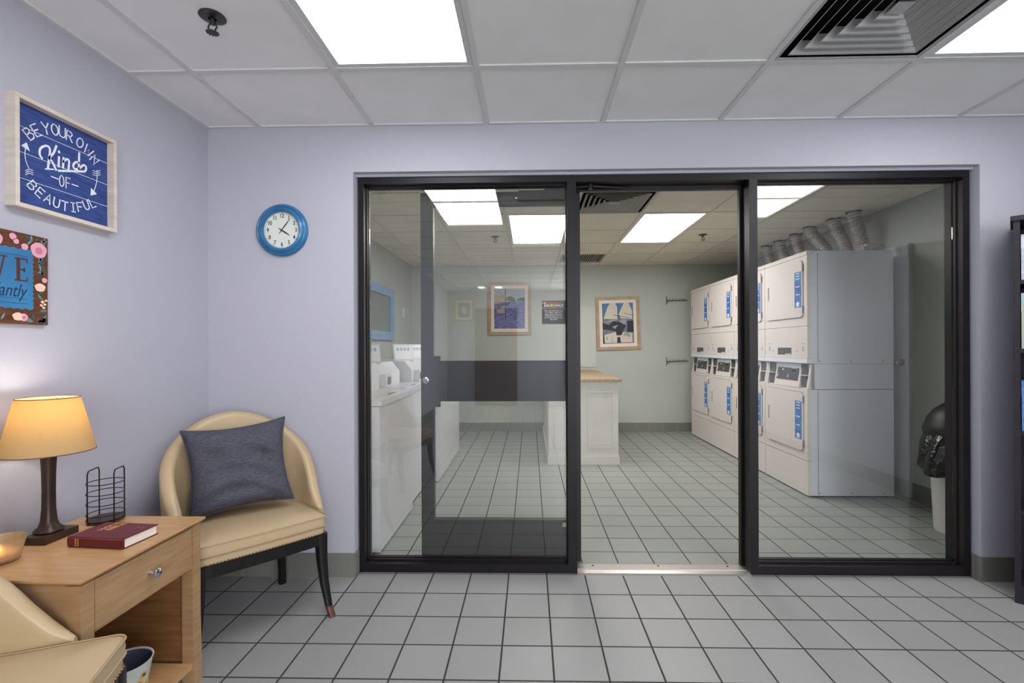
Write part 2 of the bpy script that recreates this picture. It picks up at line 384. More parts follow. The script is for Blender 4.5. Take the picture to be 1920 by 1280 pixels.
def vent(c, m, label, name='air_vent', plain=False):
    x0, x1, y0, y1 = c; cx, cy = (x0 + x1) / 2, (y0 + y1) / 2
    t = empty(name, (cx, cy, H), 0, label, 'ceiling vent'); h = .29
    def ring(b, a0, z0, a1, z1, th=.003):
        P = lambda a, z: [(-a, -a, z), (a, -a, z), (a, a, z), (-a, a, z)]
        b.loft([P(a0, z0), P(a1, z1), P(a1 - th, z1 + th), P(a0 - th, z0 + th)], loop=True)
    b = MB(); ring(b, h, -.006, h - .008, -.006); ring(b, h, -.006, h, .02); b.build('vent_frame', m, t)
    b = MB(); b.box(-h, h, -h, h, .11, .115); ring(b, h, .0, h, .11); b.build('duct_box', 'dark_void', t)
    if plain:
        b = MB()
        for i in range(22): x = -h + .02 + i * (2 * h - .04) / 21; b.box(x - .001, x + .008, -h + .01, h - .01, -.004, .004)
        b.build('grille', m, t); return
    for i in range(6):
        a = .252 - i * .040; b = MB(); ring(b, a + .003, -.0085, a, -.008, .002); ring(b, a, -.008, a - .031, .026, .002); b.build('louver', m, t)
    b = MB(); b.loft([[(-.03, -.03, -.004), (.03, -.03, -.004), (.03, .03, -.004), (-.03, .03, -.004)], [(-.008, -.008, .02), (.008, -.008, .02), (.008, .008, .02), (-.008, .008, .02)]]); b.build('center_cone', m, t)
vent(LD, 'diffuser_metal', 'large square louvered air vent in the lobby ceiling')
vent(FD, 'laundry_diffuser_metal', 'square louvered air vent in laundry ceiling above the open doorway')
vent(FR, 'laundry_diffuser_metal', 'flat slatted return grille in laundry ceiling by the far wall', 'return_grille', True)

def sprinkler(x, y, label):
    t = empty('fire_sprinkler', (x, y, H), 0, label, 'sprinkler', 'ceiling sprinklers')
    b = MB(); b.lathe([(.0, 0), (.042, 0), (.044, -.004), (.034, -.009), (.014, -.011), (.012, -.004)], n=28); b.build('escutcheon', 'sprinkler_metal', t, True)
    b = MB(); b.cyl((0, 0, -.006), (0, 0, -.03), .008); b.tube([(.008, 0, -.025), (.016, 0, -.04), (.004, 0, -.058)], .003, 6); b.tube([(-.008, 0, -.025), (-.016, 0, -.04), (-.004, 0, -.058)], .003, 6); b.build('sprinkler_body', 'sprinkler_metal', t, True)
    b = MB()
    for i in range(12):
        a = 2 * PI * i / 12; b.box(.003, .021, -.0035, .0035, -.060, -.0585, Matrix.Rotation(a, 4, 'Z'))
    b.lathe([(0, -.061), (.013, -.061), (.013, -.058), (0, -.058)], n=16); b.build('deflector', 'sprinkler_metal', t)
sprinkler(-1.13, 1.665, 'dark metal fire sprinkler in the lobby ceiling above the framed quote')
sprinkler(-.37, 5.07, 'small fire sprinkler in the laundry ceiling left of its light panels')
sprinkler(1.84, 5.07, 'small fire sprinkler in the laundry ceiling right of its light panels')
for x in (-.96, -.62):
    t = empty('recessed_downlight', (x, -4.1, H), 0, 'small round downlight in the lobby ceiling behind the viewer', 'downlight', 'round lobby downlights')
    b = MB(); b.lathe([(.085, -.003), (.105, -.003), (.105, 0), (.085, 0)], n=28); b.build('trim_ring', 'light_housing', t)
    b = MB(); b.lathe([(0, -.002), (.085, -.002), (.085, -.0005), (0, -.0005)], n=28); b.build('lens', 'downlight_lens', t)

# ------------------------------------------------------------ bronze storefront
FY0, FY1, GYc = 2.555, 2.668, 2.612
MX1a, MX1b = .202, .250; MX2a, MX2b = 1.173, 1.217; HB = 2.112; SILL = .046
b = MB()
def member(x0, x1, z0, z1, y0=FY0, y1=FY1): b.box(x0, x1, y0, y1, z0, z1)
member(OX0 + .010, -.903, 0, OZ - .012); member(2.290, OX1 - .010, 0, OZ - .012)
member(MX1a, MX1b, 0, HB); member(MX2a, MX2b, 0, HB)
member(-.903, 2.290, HB, OZ - .012)
member(-.903, MX1a, 0, SILL); member(MX2b, 2.290, 0, SILL)
for x0, x1 in ((-.903, MX1a), (MX2b, 2.290)):       # glazing stops and gaskets
    for y0, y1 in ((GYc - .020, GYc - .006), (GYc + .006, GYc + .020)):
        b.box(x0, x1, y0, y1, SILL, SILL + .010); b.box(x0, x1, y0, y1, HB - .008, HB); b.box(x0, x0 + .006, y0, y1, SILL, HB); b.box(x1 - .006, x1, y0, y1, SILL, HB)
b.bevel(.0015, 1); struct(b.build('trim_3', 'bronze'))
b = MB(); b.box(OX0, OX1, YW + .035, FY0 + .03, OZ - .013, OZ)      # caulk strip under the head
struct(b.build('trim_4', 'lobby_wall'))
b = MB(); b.box(MX1b, MX2a, 2.640, FY1, HB - .022, HB); b.box(MX2a - .014, MX2a, 2.640, FY1, 0, HB - .022); struct(b.build('trim_5', 'bronze'))   # door stops
for nm, x0, x1 in (('window_1', -.889, MX1a - .006), ('window_2', MX2b + .006, 2.284)):
    struct(Box(nm, 'pane', x0, x1, GYc - .003, GYc + .003, SILL + .002, HB - .002))
t = empty('door_threshold', ((MX1b + MX2a) / 2, 2.61, 0), 0, 'scuffed aluminium threshold strip on the floor of the open doorway', 'threshold'); hw = (MX2a - MX1b) / 2
b = MB(); b.loft([[(x, -.072, 0), (x, -.060, .006), (x, -.030, .009), (x, -.028, .007), (x, -.022, .007), (x, -.020, .010), (x, .04, .010), (x, .062, .003), (x, .064, 0)] for x in (-hw, hw)]); b.build('strip', 'aluminium', t)
for sx in (-.80 * hw, -.02 * hw, .80 * hw):
    b = MB(); b.lathe([(0, .0106), (.007, .0106), (.007, .0098), (0, .0098)], (sx, .02, 0), 12); b.build('screw', 'black', t)

# door leaf, swung fully open behind the left pane
dr = struct(empty('door_1', (MX1b + .034, 2.70, 0)))
W = .905; DT = .022; zt = 2.100; st = .072
b = MB(); b.box(-W, -W + st, -DT, DT, .012, zt); b.box(-st, 0, -DT, DT, .012, zt); b.box(-W + st, -st, -DT, DT, zt - .072, zt); b.box(-W + st, -st, -DT, DT, .012, .243)
b.bevel(.002, 1); b.build('leaf_frame', 'bronze_door', dr)
for z0, z1 in ((.243, .915), (1.145, zt - .072)):
    b = MB(); b.box(-W + st, -st, -.003, .003, z0, z1); b.build('glass', 'pane', dr)
Box('middle_rail', 'bronze_door', -W + st, -st, -DT, DT, .915, 1.145, dr, .002)
b = MB(); b.box(-W + .004, -W + st + .036, -DT - .012, -DT, .885, 1.172); b.box(-W + st + .020, -W + st + .040, -DT - .020, -DT, .885, 1.172); b.bevel(.003); lb = b.build('lock_box', 'bronze_door', dr, True)
b = MB(); b.lathe([(0, .016), (.009, .016), (.011, .010), (.019, .006), (.020, 0)], (-W + .03, -DT - .012, 1.035), 24, 'Y', cap=False); b.build('key_cylinder', 'steel', lb, True)
cl = Box('closer', 'bronze', -.345, -.085, -DT - .035, -DT, 2.045, 2.098, dr, .006)
Box('closer_mount', 'steel', -.365, -.352, -DT - .02, -DT, 2.055, 2.063, cl)
b = MB(); b.tube([(-.20, -DT - .02, 2.10), (.05, -.10, 2.103), (.27, -.055, 2.103)], .008, 8); b.lathe([(0, 0), (.014, 0), (.014, .03), (0, .03)], (.05, -.10, 2.085), 14); b.build('closer_arm', 'bronze', dr, True)
Box('sticker', 'yellow_tag', -.105, -.078, -DT - .001, -DT, .205, .228, dr)
Box('pull_handle', 'bronze_door', -W + .02, -W + .045, DT, DT + .05, .95, 1.12, dr, .006)

# ------------------------------------------------------------ end table
TX0, TX1, TY0, TY1, TZ = -1.665, -1.207, 1.241, 1.73, .598
t = empty('end_table', ((TX0 + TX1) / 2, (TY0 + TY1) / 2, 0), 0, 'light maple end table with one drawer and open lower shelf beside the armchair', 'end table')
hx, hy = (TX1 - TX0) / 2, (TY1 - TY0) / 2
b = MB(); P = lambda a, z: [(-hx + a, -hy + a, z), (hx - a, -hy + a, z), (hx - a, hy - a, z), (-hx + a, hy - a, z)]
b.loft([P(.016, TZ - .020), P(.001, TZ - .008), P(0, TZ - .004), P(.001, TZ)]); b.build('tabletop', 'maple_top', t)
for sx in (-1, 1):
    for sy in (-1, 1):
        b = MB(); ox, oy = sx * (hx - .012), sy * (hy - .012); ix, iy = ox - sx * .040, oy - sy * .040
        Q = lambda z, k=0: [(ox + sx * k, oy + sy * k, z), (ix, oy + sy * k, z), (ix, iy, z), (ox + sx * k, iy, z)]
        b.loft([Q(0, .004), Q(.25, 0), Q(TZ - .020, 0)]); b.build('leg', 'maple', t)
for nm, a in (('side_panel', (-hx + .052, hx - .052, -hy + .018, -hy + .034, .062, TZ - .02)), ('side_panel', (-hx + .052, hx - .052, hy - .034, hy - .018, .062, TZ - .02)), ('back_panel', (-hx + .016, -hx + .028, -hy + .052, hy - .052, .062, TZ - .02))):
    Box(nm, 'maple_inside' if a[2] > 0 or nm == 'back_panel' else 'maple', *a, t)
Box('shelf', 'maple_top', -hx + .03, hx - .016, -hy + .0525, hy - .0525, .066, .086, t, .002)
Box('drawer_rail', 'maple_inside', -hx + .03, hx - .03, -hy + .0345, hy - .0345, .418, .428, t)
d = Box('drawer', 'maple', hx - .034, hx - .013, -hy + .055, hy - .055, .431, TZ - .022, t, .001)
b = MB(); b.lathe([(.008, 0), (.006, .004), (.005, .016), (.008, .020), (.014, .024), (.015, .029), (.010, .033), (0, .034)], (hx - .013, .0, .505), 24, 'X'); b.build('knob', 'chrome', d, True)

# ------------------------------------------------------------ table lamp
LX, LY = -1.587, 1.522
t = empty('table_lamp', (LX, LY, TZ), 0, 'lit table lamp with cream tapered shade and dark bronze column on the end table', 'lamp')
Box('base', 'lamp_bronze', -.028, .046, -.057, .056, 0, .024, t, .002)
b = MB(); prof = [(.030, .024), (.036, .028), (.033, .034), (.024, .044), (.0195, .06), (.0165, .10), (.0158, .16), (.0168, .22), (.019, .27), (.021, .288), (.012, .292), (.006, .31), (.006, .36)]
b.loft([[(r * math.copysign(abs(math.cos(a)) ** .75, math.cos(a)), r * math.copysign(abs(math.sin(a)) ** .75, math.sin(a)), h) for a in [2 * PI * i / 28 for i in range(28)]] for r, h in prof]); b.build('column', 'lamp_bronze', t, True)
b = MB(); n = 56; prof = [(.119, .286), (.099, .376), (.079, .463)]; b.lathe(prof + [(r - .0012, h) for r, h in reversed(prof)] + [prof[0]], n=n); b.build('lamp_shade', 'shade_fabric', t, True)
for r, z in ((.119, .286), (.079, .463)): b = MB(); b.tube([(r * math.cos(2 * PI * i / 48), r * math.sin(2 * PI * i / 48), z) for i in range(48)], .0014, 6, loop=True); b.build('shade_rim', 'copper', t, True)
b = MB()
b.lathe([(.006, .434), (.010, .436), (.010, .440), (.006, .442)], n=12)
for a in (0, 2.09, 4.19): b.tube([(.078 * math.cos(a), .078 * math.sin(a), .455), (0.008 * math.cos(a), .008 * math.sin(a), .438)], .0012, 5)
b.build('shade_spider', 'copper', t, True)
b = MB(); b.lathe([(0, .352), (.012, .354), (.014, .368), (.027, .395), (.027, .410), (.016, .428), (0, .434)], n=20); b.build('bulb', 'bulb_glow', t, True)
ld = bpy.data.lights.new('lamp_light', 'POINT'); ld.energy = LAMP_W; ld.color = (1.0, .93, .80); ld.shadow_soft_size = .035
lo = bpy.data.objects.new('lamp_light', ld); COL.objects.link(lo); lo.parent = t; lo.location = (0, 0, .415)

# ------------------------------------------------------------ candle, rack, book
t = empty('candle_bowl', (-1.562, 1.352, TZ), 0, 'frosted glass candle bowl glowing at the left edge of the end table', 'candle')
b = MB(); b.lathe([(0, 0), (.040, 0), (.046, .004), (.052, .03), (.060, .066), (.0585, .066), (.050, .03), (.044, .008), (0, .008)], n=36); b.build('glass_bowl', 'candle_frost', t, True)
b = MB(); b.lathe([(0, .009), (.043, .009), (.047, .024), (.012, .026), (0, .025)], n=28); b.build('wax', 'wax', t, True)
b = MB(); b.lathe([(.001, .024), (.004, .030), (.0045, .036), (.002, .046), (.0003, .052)], n=10); b.build('flame', 'flame', t, True)

t = empty('wire_rack', (-1.540, 1.680, TZ), 0, 'round black wire cup rack with open front behind the book', 'wire rack')
ev = Vector((.745, .667, 0)); dv = Vector((-.667, .745, 0)); r = .054
pt = lambda a, z, rr=r: tuple(ev * math.cos(a) * rr + dv * math.sin(a) * rr + Vector((0, 0, z)))
b = MB()
for z in (.012, .030, .068, .105, .142): b.tube([pt(2 * PI * i / 40, z) for i in range(40)], .0016, 6, loop=True)
b.build('ring', 'black_wire', t, True)
for a0, a1 in ((math.radians(205), math.radians(110)), (math.radians(-65), math.radians(15))):
    b = MB(); P0, P1 = Vector(pt(a0, 0)), Vector(pt(a1, 0)); zs = .190
    pts = [P0 + Vector((0, 0, z)) for z in (.0, .06, .12, zs - .012)] + [P0.lerp(P1, .1) + Vector((0, 0, zs))] + [P0.lerp(P1, .9) + Vector((0, 0, zs))] + [P1 + Vector((0, 0, z)) for z in (zs - .012, .12, .06, .004)]
    b.tube(pts, .0022, 7); b.build('prong', 'black_wire', t, True)
b = MB(); b.lathe([(0, .008), (.052, .008), (.054, .010), (.052, .013), (0, .013)], n=32)
for a in (205, 110, -65, 15): x, y, z = pt(math.radians(a), 0, .051); b.lathe([(0, 0), (.005, 0), (.005, .008), (0, .008)], (x, y, 0), 10)
b.build('rack_base', 'lamp_bronze', t)

t = empty('book', (-1.356, 1.509, TZ), -.09, 'closed maroon hardcover book with gold lettering on the end table', 'book')
bx, by, bh = .0965, .060, .033
b = MB(); b.box(-bx, bx, -by, by + .004, 0, .003); b.box(-bx, bx, -by, by + .004, bh - .003, bh); b.loft([[(x, -by + .004, 0), (x, -by - .003, .004), (x, -by - .004, bh / 2), (x, -by - .003, bh - .004), (x, -by + .004, bh), (x, -by + .004, bh / 2)] for x in (-bx, bx)]); b.bevel(.0008, 1); b.build('cover', 'book_cover', t)
Box('pages', 'page_edge', -bx + .003, bx - .003, -by + .005, by, .003, bh - .003, t)
text_mesh('cover_title', "HOLY\nBIBLE", .026, 'gold', t, up_z(-.035, .028, bh + .0003, PI / 2 * 0 + .0) @ Matrix.Rotation(PI / 2, 4, 'Z'), bold=.0006, extrude=.0002)
text_mesh('cover_emblem', "o\n___", .012, 'gold', t, up_z(.062, .032, bh + .0003) @ Matrix.Rotation(PI / 2, 4, 'Z'), extrude=.0002)
b = MB()
for k in range(2):
    for i in range(4): b.box(-bx + .028 + k * .008, -bx + .032 + k * .008, -by - .0048, -by - .0036, .006 + i * .006, .0095 + i * .006)
b.build('spine_lettering', 'gold', t)

# ------------------------------------------------------------ bucket on the lower shelf
t = empty('flower_tub', (-1.306, 1.490, .0865), 0, 'small clear tub printed with sunflowers on the lower shelf of the end table', 'tub')
b = MB(); b.lathe([(0, 0), (.050, 0), (.052, .003), (.073, .128), (.0755, .130), (.0755, .132), (.071, .131), (.050, .005), (0, .005)], n=40); b.build('tub_body', 'bucket', t, True)
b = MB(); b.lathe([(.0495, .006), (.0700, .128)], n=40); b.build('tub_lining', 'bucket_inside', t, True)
for k, (a, z, s) in enumerate([(-.3, .07, .018), (-.75, .055, .02), (.15, .05, .016), (-1.2, .08, .017), (-.95, .03, .014), (-.1, .095, .013)]):
    R = .0527 + z * .164 + .0008; M = Matrix.Rotation(a, 4, 'Z') @ Matrix.Translation((R, 0, z)) @ Matrix.Rotation(.16, 4, 'Y')
    b = MB()
    for i in range(12):
        an = 2 * PI * i / 12; c, sn = math.cos(an), math.sin(an)
        b.poly([M @ Vector((0, s * .3 * c - s * .14 * sn, s * .3 * sn + s * .14 * c)), M @ Vector((0, s * .3 * c + s * .14 * sn, s * .3 * sn - s * .14 * c)), M @ Vector((0, s * c, s * sn))], .0006, (M.to_3x3() @ Vector((1, 0, 0))))
    fl = b.build('printed_flower', 'sunflower', t)
    b = MB(); b.poly([M @ Vector((.0008, s * .38 * math.cos(i * PI / 6), s * .38 * math.sin(i * PI / 6))) for i in range(12)], .0005, (M.to_3x3() @ Vector((1, 0, 0)))); b.build('flower_eye', 'sunflower_eye', fl)

# ------------------------------------------------------------ armchairs
def make_chair(loc, ang, label):
    """facing local +Y"""
    t = empty('armchair', loc, ang - PI / 2, label, 'armchair', 'cream vinyl armchairs')
    HWF, HWB, YFr, YBk = .268, .240, .245, -.215
    def plan(off, n=40, p=2.7):           # back + sides U from front right round the back to front left
        pts = []
        for i in range(n + 1):
            a = PI * i / n
            cx, sy = math.cos(a), math.sin(a)
            x = (HWB + .015 + off) * math.copysign(abs(cx) ** (2 / p), cx); y = .02 - (abs(YBk - .02) + off) * abs(sy) ** (2 / p)
            pts.append((x, y))
        pre = [((HWF + off) * (1 - k) + (HWB + .015 + off) * k, (YFr - .03) * (1 - k) + .02 * k) for k in (0, .25, .5, .75)]
        return pre + pts + [(-x, y) for x, y in reversed(pre)]
    def seat_outline(off, rr=.03):
        U = plan(-.012 + off)
        U = [(x, y) for x, y in U]
        f = YFr + off
        pr = [(HWF - .012 + off - rr * (1 - math.sin(a)), f - rr * (1 - math.cos(a))) for a in [i * PI / 2 / 5 for i in range(6)]]
        pl = [(-x, y) for x, y in reversed(pr)]
        fr = [pr[0][0] + (pl[-1][0] - pr[0][0]) * k / 8 for k in range(1, 8)]
        # order: front right corner down side, round back, up left side, front edge
        return pr + U[1:-1] + pl + [(x, f + .006 * math.sin(PI * (k + 1) / 8)) for k, x in enumerate(reversed(fr))]
    def slab(prof, name, m):
        b = MB(); rings = [[(x, y, z) for x, y in seat_outline(o)] for o, z in prof]; RR = b.loft(rings, cap=False)
        n = len(rings[0]); bb = b.b; last = RR[-1]
        c = [bb.verts.new((v.co.x * .6, v.co.y * .6, prof[-1][1] + .012)) for v in last]; ce = bb.verts.new((0, 0, prof[-1][1] + .017))
        for i in range(n):
            k = (i + 1) % n; bb.faces.new([last[i], last[k], c[k], c[i]]); bb.faces.new([c[i], c[k], ce])
        bb.faces.new(list(reversed(RR[0])))
        return b.build(name, m, t, True)
    slab([(-.01, .409), (0, .413), (.002, .430), (0, .449), (-.010, .455)], 'seat_cushion', 'vinyl')
    for z in (.4115, .4515):
        b = MB(); b.tube([(x, y, z) for x, y in seat_outline(.001)], .0035, 6, loop=True); b.build('piping', 'vinyl_piping', t, True)
    b = MB(); b.loft([[(x, y, z) for x, y in seat_outline(o)] for o, z in ((-.008, .372), (-.003, .376), (-.003, .400), (-.01, .408))]); b.build('seat_band', 'vinyl', t, True)
    b = MB(); ol = seat_outline(-.002)
    acc = 0; prev = Vector(ol[0] + (0,)); L = [Vector(p + (0,)) for p in ol] + [Vector(ol[0] + (0,))]
    d = .0; step = .0125
    for i in range(len(L) - 1):
        s = L[i + 1] - L[i]; ln = s.length
        while d < ln:
            p = L[i] + s * (d / ln)
            RR = b.lathe([(.0042, 0), (.003, .0025), (.0003, .0035)], (0, 0, 0), 6, 'Y')
            nn = Vector((s.y, -s.x, 0)).normalized(); nn = nn if nn.dot(p) > 0 else -nn
            a = math.atan2(nn.y, nn.x) + PI / 2
            M = Matrix.Translation((p.x, p.y, .378)) @ Matrix.Rotation(a, 4, 'Z')
            for rr_ in RR:
                for v in rr_: v.co = M @ v.co
            d += step
        d -= ln
    b.build('nailhead_trim', 'brass_nail', t)
    b = MB(); b.loft([[(x, y, z) for x, y in seat_outline(o)] for o, z in ((-.016, .318), (-.008, .322), (-.006, .372))]); b.build('apron', 'black_lacquer', t, True)
    # shell back: capsule section swept round the U
    U = [(x, y) for x, y in plan(.016, 48) if y < .135]; N = len(U); rings = []
    cum = [0]
    for i in range(1, N): cum.append(cum[-1] + (Vector(U[i]) - Vector(U[i - 1])).length)
    for i, (x, y) in enumerate(U):
        s = cum[i] / cum[-1]; k = math.sin(PI * s); e = min(1, min(s, 1 - s) / .05)
        top = .455 + .012 * e + (.440) * (k ** 1.25); lean = .000 + .075 * k ** 1.6; th = (.020 + .014 * k) * (.55 + .45 * e)
        j0, j1 = max(i - 1, 0), min(i + 1, N - 1); tv = Vector(U[j1]) - Vector(U[j0]); nv = Vector((tv.y, -tv.x)).normalized()
        if nv.dot(Vector((x, y - .0))) < 0 and abs(x) > .01: nv = -nv
        if nv.y > .3 and y < 0: nv = -nv
        zb = .372; sec = []
        M = 7
        for q in range(M + 1): sec.append((-th + lean * (q / M) ** 1.3, zb + (top - th - zb) * q / M))
        for q in range(1, 6): a = PI - PI * q / 6; sec.append((lean + th * math.cos(a) , top - th + th * 1.0 * math.sin(a)))
        for q in range(M, -1, -1): sec.append((th + lean * (q / M) ** 1.3 + .010 * math.sin(PI * q / M), zb + (top - th - zb) * q / M))
        rings.append([(x + nv.x * o, y + nv.y * o, z) for o, z in sec])
    b = MB(); b.loft(rings); b.build('shell_back', 'vinyl', t, True)
    for sx in (-1, 1):
        for fr in (1, -1):
            b = MB(); rings = []
            x0, y0 = (sx * (HWF - .030), YFr - .028) if fr > 0 else (sx * (HWB - .045), YBk + .035)
            K = [(0, .058, .030), (.05, .038, .0150), (.16, .014, .0190), (.26, .003, .0225), (.33, 0, .025), (.371, 0, .025)] if fr > 0 else [(0, .035, .017), (.08, .026, .018), (.2, .010, .021), (.33, 0, .024), (.371, 0, .024)]
            K[0] = (0, K[0][1], .0130 if fr > 0 else .019)
            for z, o, r in K:
                cx, cy = x0 + sx * o * .45, y0 + fr * o
                rings.append([(cx + r * math.copysign(abs(math.cos(a)) ** .6, math.cos(a)), cy + r * math.copysign(abs(math.sin(a)) ** .6, math.sin(a)), z) for a in [2 * PI * i / 16 for i in range(16)]])
            lg = b.build('leg', 'black_lacquer', t, True)
            b = MB(); (z0, o0, r0), (z1, o1, r1) = K[0], K[1]; rr = []
            for k in (0, 1):
                z = .0 + .048 * k; f = z / z1; o = o0 + (o1 - o0) * f; r = r0 + (r1 - r0) * f + .0008; cx, cy = x0 + sx * o * .45, y0 + fr * o
                rr.append([(cx + r * math.copysign(abs(math.cos(a)) ** .6, math.cos(a)), cy + r * math.copysign(abs(math.sin(a)) ** .6, math.sin(a)), z) for a in [2 * PI * i / 16 for i in range(16)]])
            # leg body itself starts above the ferrule
            b.loft(rr)
            if fr > 0: b.build('ferrule', 'copper', lg, True)
            else: b.b.free()
            b2 = MB(); b2.loft(rings); me = lg.data; tmp = b2.build('tmp', 'black_lacquer', None, True); lg.data = tmp.data; lg.data.name = 'leg'; bpy.data.objects.remove(tmp)
    return t
A1 = math.radians(-43.8)
f1 = Vector((math.cos(A1), math.sin(A1))); e1 = Vector((f1.y, -f1.x))     # e1: towards the near side
c1 = Vector((-.932, 2.148)) - f1 * .245 + e1 * .256
make_chair((c1.x, c1.y, 0), A1, 'cream vinyl tub armchair with black legs in the corner, holding a grey pillow')
A2 = math.radians(19)
f2 = Vector((math.cos(A2), math.sin(A2))); e2 = Vector((f2.y, -f2.x))
c2 = Vector((-1.085, 1.255)) - f2 * .247 + e2 * .256
make_chair((c2.x, c2.y, 0), A2, 'cream vinyl tub armchair nearest the viewer, cut off at the bottom left')

# pillow
def pillow():
    n = 44; b = MB(); S = .212; T = .094; top = []; bot = []
    rnd = random.Random(3)
    def wr(u, v): return .012 * math.sin(5 * u + 4 * v * v + 1) * math.cos(3.5 * v + 2 * u) + .007 * math.sin(13 * v + 6 * u * u + 2 * u) + .010 * math.exp(-((v - .25 + .25 * u * u) / .07) ** 2) * -(1 - .5 * u) * .8 - .012 * math.exp(-((u - .62 + .5 * v) / .08) ** 2) * (.5 - .5 * v)
    for sgn, store in ((1, top), (-1, bot)):
        for i in range(n + 1):
            row = []
            for j in range(n + 1):
                u = -1 + 2 * i / n; v = -1 + 2 * j / n
                px = S * u * (1 - .13 * (1 - v * v)) ; pz = S * v * (1 - .12 * (1 - u * u)) * .94
                e = max(0, (1 - u ** 4)) ** .55 * max(0, (1 - v ** 4)) ** .55
                y = sgn * (T * e) * (1 - .1 * v) + sgn * wr(u, v) * e
                row.append((px, y, pz))
            store.append(row)
    V = {}
    def vert(sg, i, j):
        edge = i in (0, n) or j in (0, n); key = (0 if edge else sg, i, j)
        if key not in V: V[key] = b.b.verts.new((top if sg > 0 else bot)[i][j])
        return V[key]
    for sg in (1, -1):
        for i in range(n):
            for j in range(n): b.b.faces.new([vert(sg, i, j), vert(sg, i + 1, j), vert(sg, i + 1, j + 1), vert(sg, i, j + 1)])
    t = empty('throw_pillow', (-1.352, 2.165, .675), 0, 'dark grey-blue woven square pillow leaning on the back of the armchair', 'pillow')
    o = b.build('pillow_cover', 'denim', t, True)
    pts = [top[i][0] for i in range(n)] + [top[n][j] for j in range(n)] + [top[i][n] for i in range(n, 0, -1)] + [top[0][j] for j in range(n, 0, -1)]
    b = MB(); b.tube(pts, .0035, 6, loop=True); b.build('piping', 'denim', t, True)
    t.rotation_euler = (math.radians(-16), math.radians(-4), math.radians(35))
pillow()

# ------------------------------------------------------------ wall clock
t = empty('wall_clock', (-1.322, YW, 1.850), 0, 'round wall clock with blue rim showing six minutes past four', 'clock')
b = MB(); b.lathe([(.138, 0), (.140, .012), (.134, .022), (.126, .027), (.122, .024), (.114, .034), (.106, .036), (.100, .030), (.096, .016)], n=64, ax='Y'); b.build('rim', 'clock_blue', t, True)
b = MB(); b.lathe([(0, .012), (.098, .012), (.098, .006), (0, .006)], n=48, ax='Y'); b.build('dial', 'clock_face', t)
nums = None
b = MB()
for i in range(60):
    a = 2 * PI * i / 60; r1 = .094; r0 = .091 if i % 5 else .089; wd = .0006 if i % 5 else .0014
    b.box(-wd, wd, -.0128, -.0121, r0, r1, Matrix.Rotation(a, 4, 'Y'))
b.build('minute_marks', 'ink', t)
for i in range(1, 13):
    a = 2 * PI * i / 12; text_mesh('numeral', str(i), .030, 'ink', t, face_my(.076 * math.sin(a), -.0125, .076 * math.cos(a)), bold=.0004, sx=.82)
def hand(name, deg, ln, tail, wd, y):
    b = MB(); M = Matrix.Rotation(math.radians(deg), 4, 'Y')
    b.poly([M @ Vector(p) for p in [(-wd * .5, y, -tail), (wd * .5, y, -tail), (wd, y, ln * .45), (wd * .35, y, ln), (-wd * .35, y, ln), (-wd, y, ln * .45)]], .001, (0, -1, 0)); b.build(name, 'black', t)
hand('hour_hand', 123, .050, .020, .0035, -.014); hand('minute_hand', 37, .074, .022, .0026, -.0155)

# ------------------------------------------------------------ framed quote sign on the left wall
SY0, SY1, SZ0, SZ1 = 1.521, 1.905, 1.697, 2.073
t = empty('framed_quote', (XL, (SY0 + SY1) / 2, (SZ0 + SZ1) / 2), 0, 'framed blue plank sign reading BE YOUR OWN Kind OF BEAUTIFUL on the left wall', 'wall sign')
hy, hz = (SY1 - SY0) / 2, (SZ1 - SZ0) / 2; fw = .014
b = MB(); b.box(0, .036, -hy, -hy + fw, -hz, hz); b.box(0, .036, hy - fw, hy, -hz, hz); b.box(0, .036, -hy + fw, hy - fw, -hz, -hz + fw); b.box(0, .036, -hy + fw, hy - fw, hz - fw, hz); b.bevel(.001, 1); b.build('frame', 'sign_wood', t)
Box('plank_board', 'sign_blue', 0, .008, -hy + fw, hy - fw, -hz + fw, hz - fw, t)
iw, ih = 2 * (hy - fw), 2 * (hz - fw)
def UV(u, v): return Vector((.0082, 1.561 - (SY0 + SY1) / 2 + u * .332, 1.725 - (SZ0 + SZ1) / 2 + v * .332))
def ZP(x, y):      # layout sheet coordinates -> panel u,v
    px = x / 4.4125; u = (1 / (994 - px) - .0010454) / .0002172
    ty = 130 + (x - 170) / 730 * 360; by = 950 + (x - 160) / 725 * 215
    return u, (by - y) / (by - ty)
b = MB()
for v in (.76, .497, .23): b.ribbon([UV(-.07, v), UV(1, v)], .0016, (1, 0, 0), .0004)
b.build('plank_joint', 'sign_paint', t)
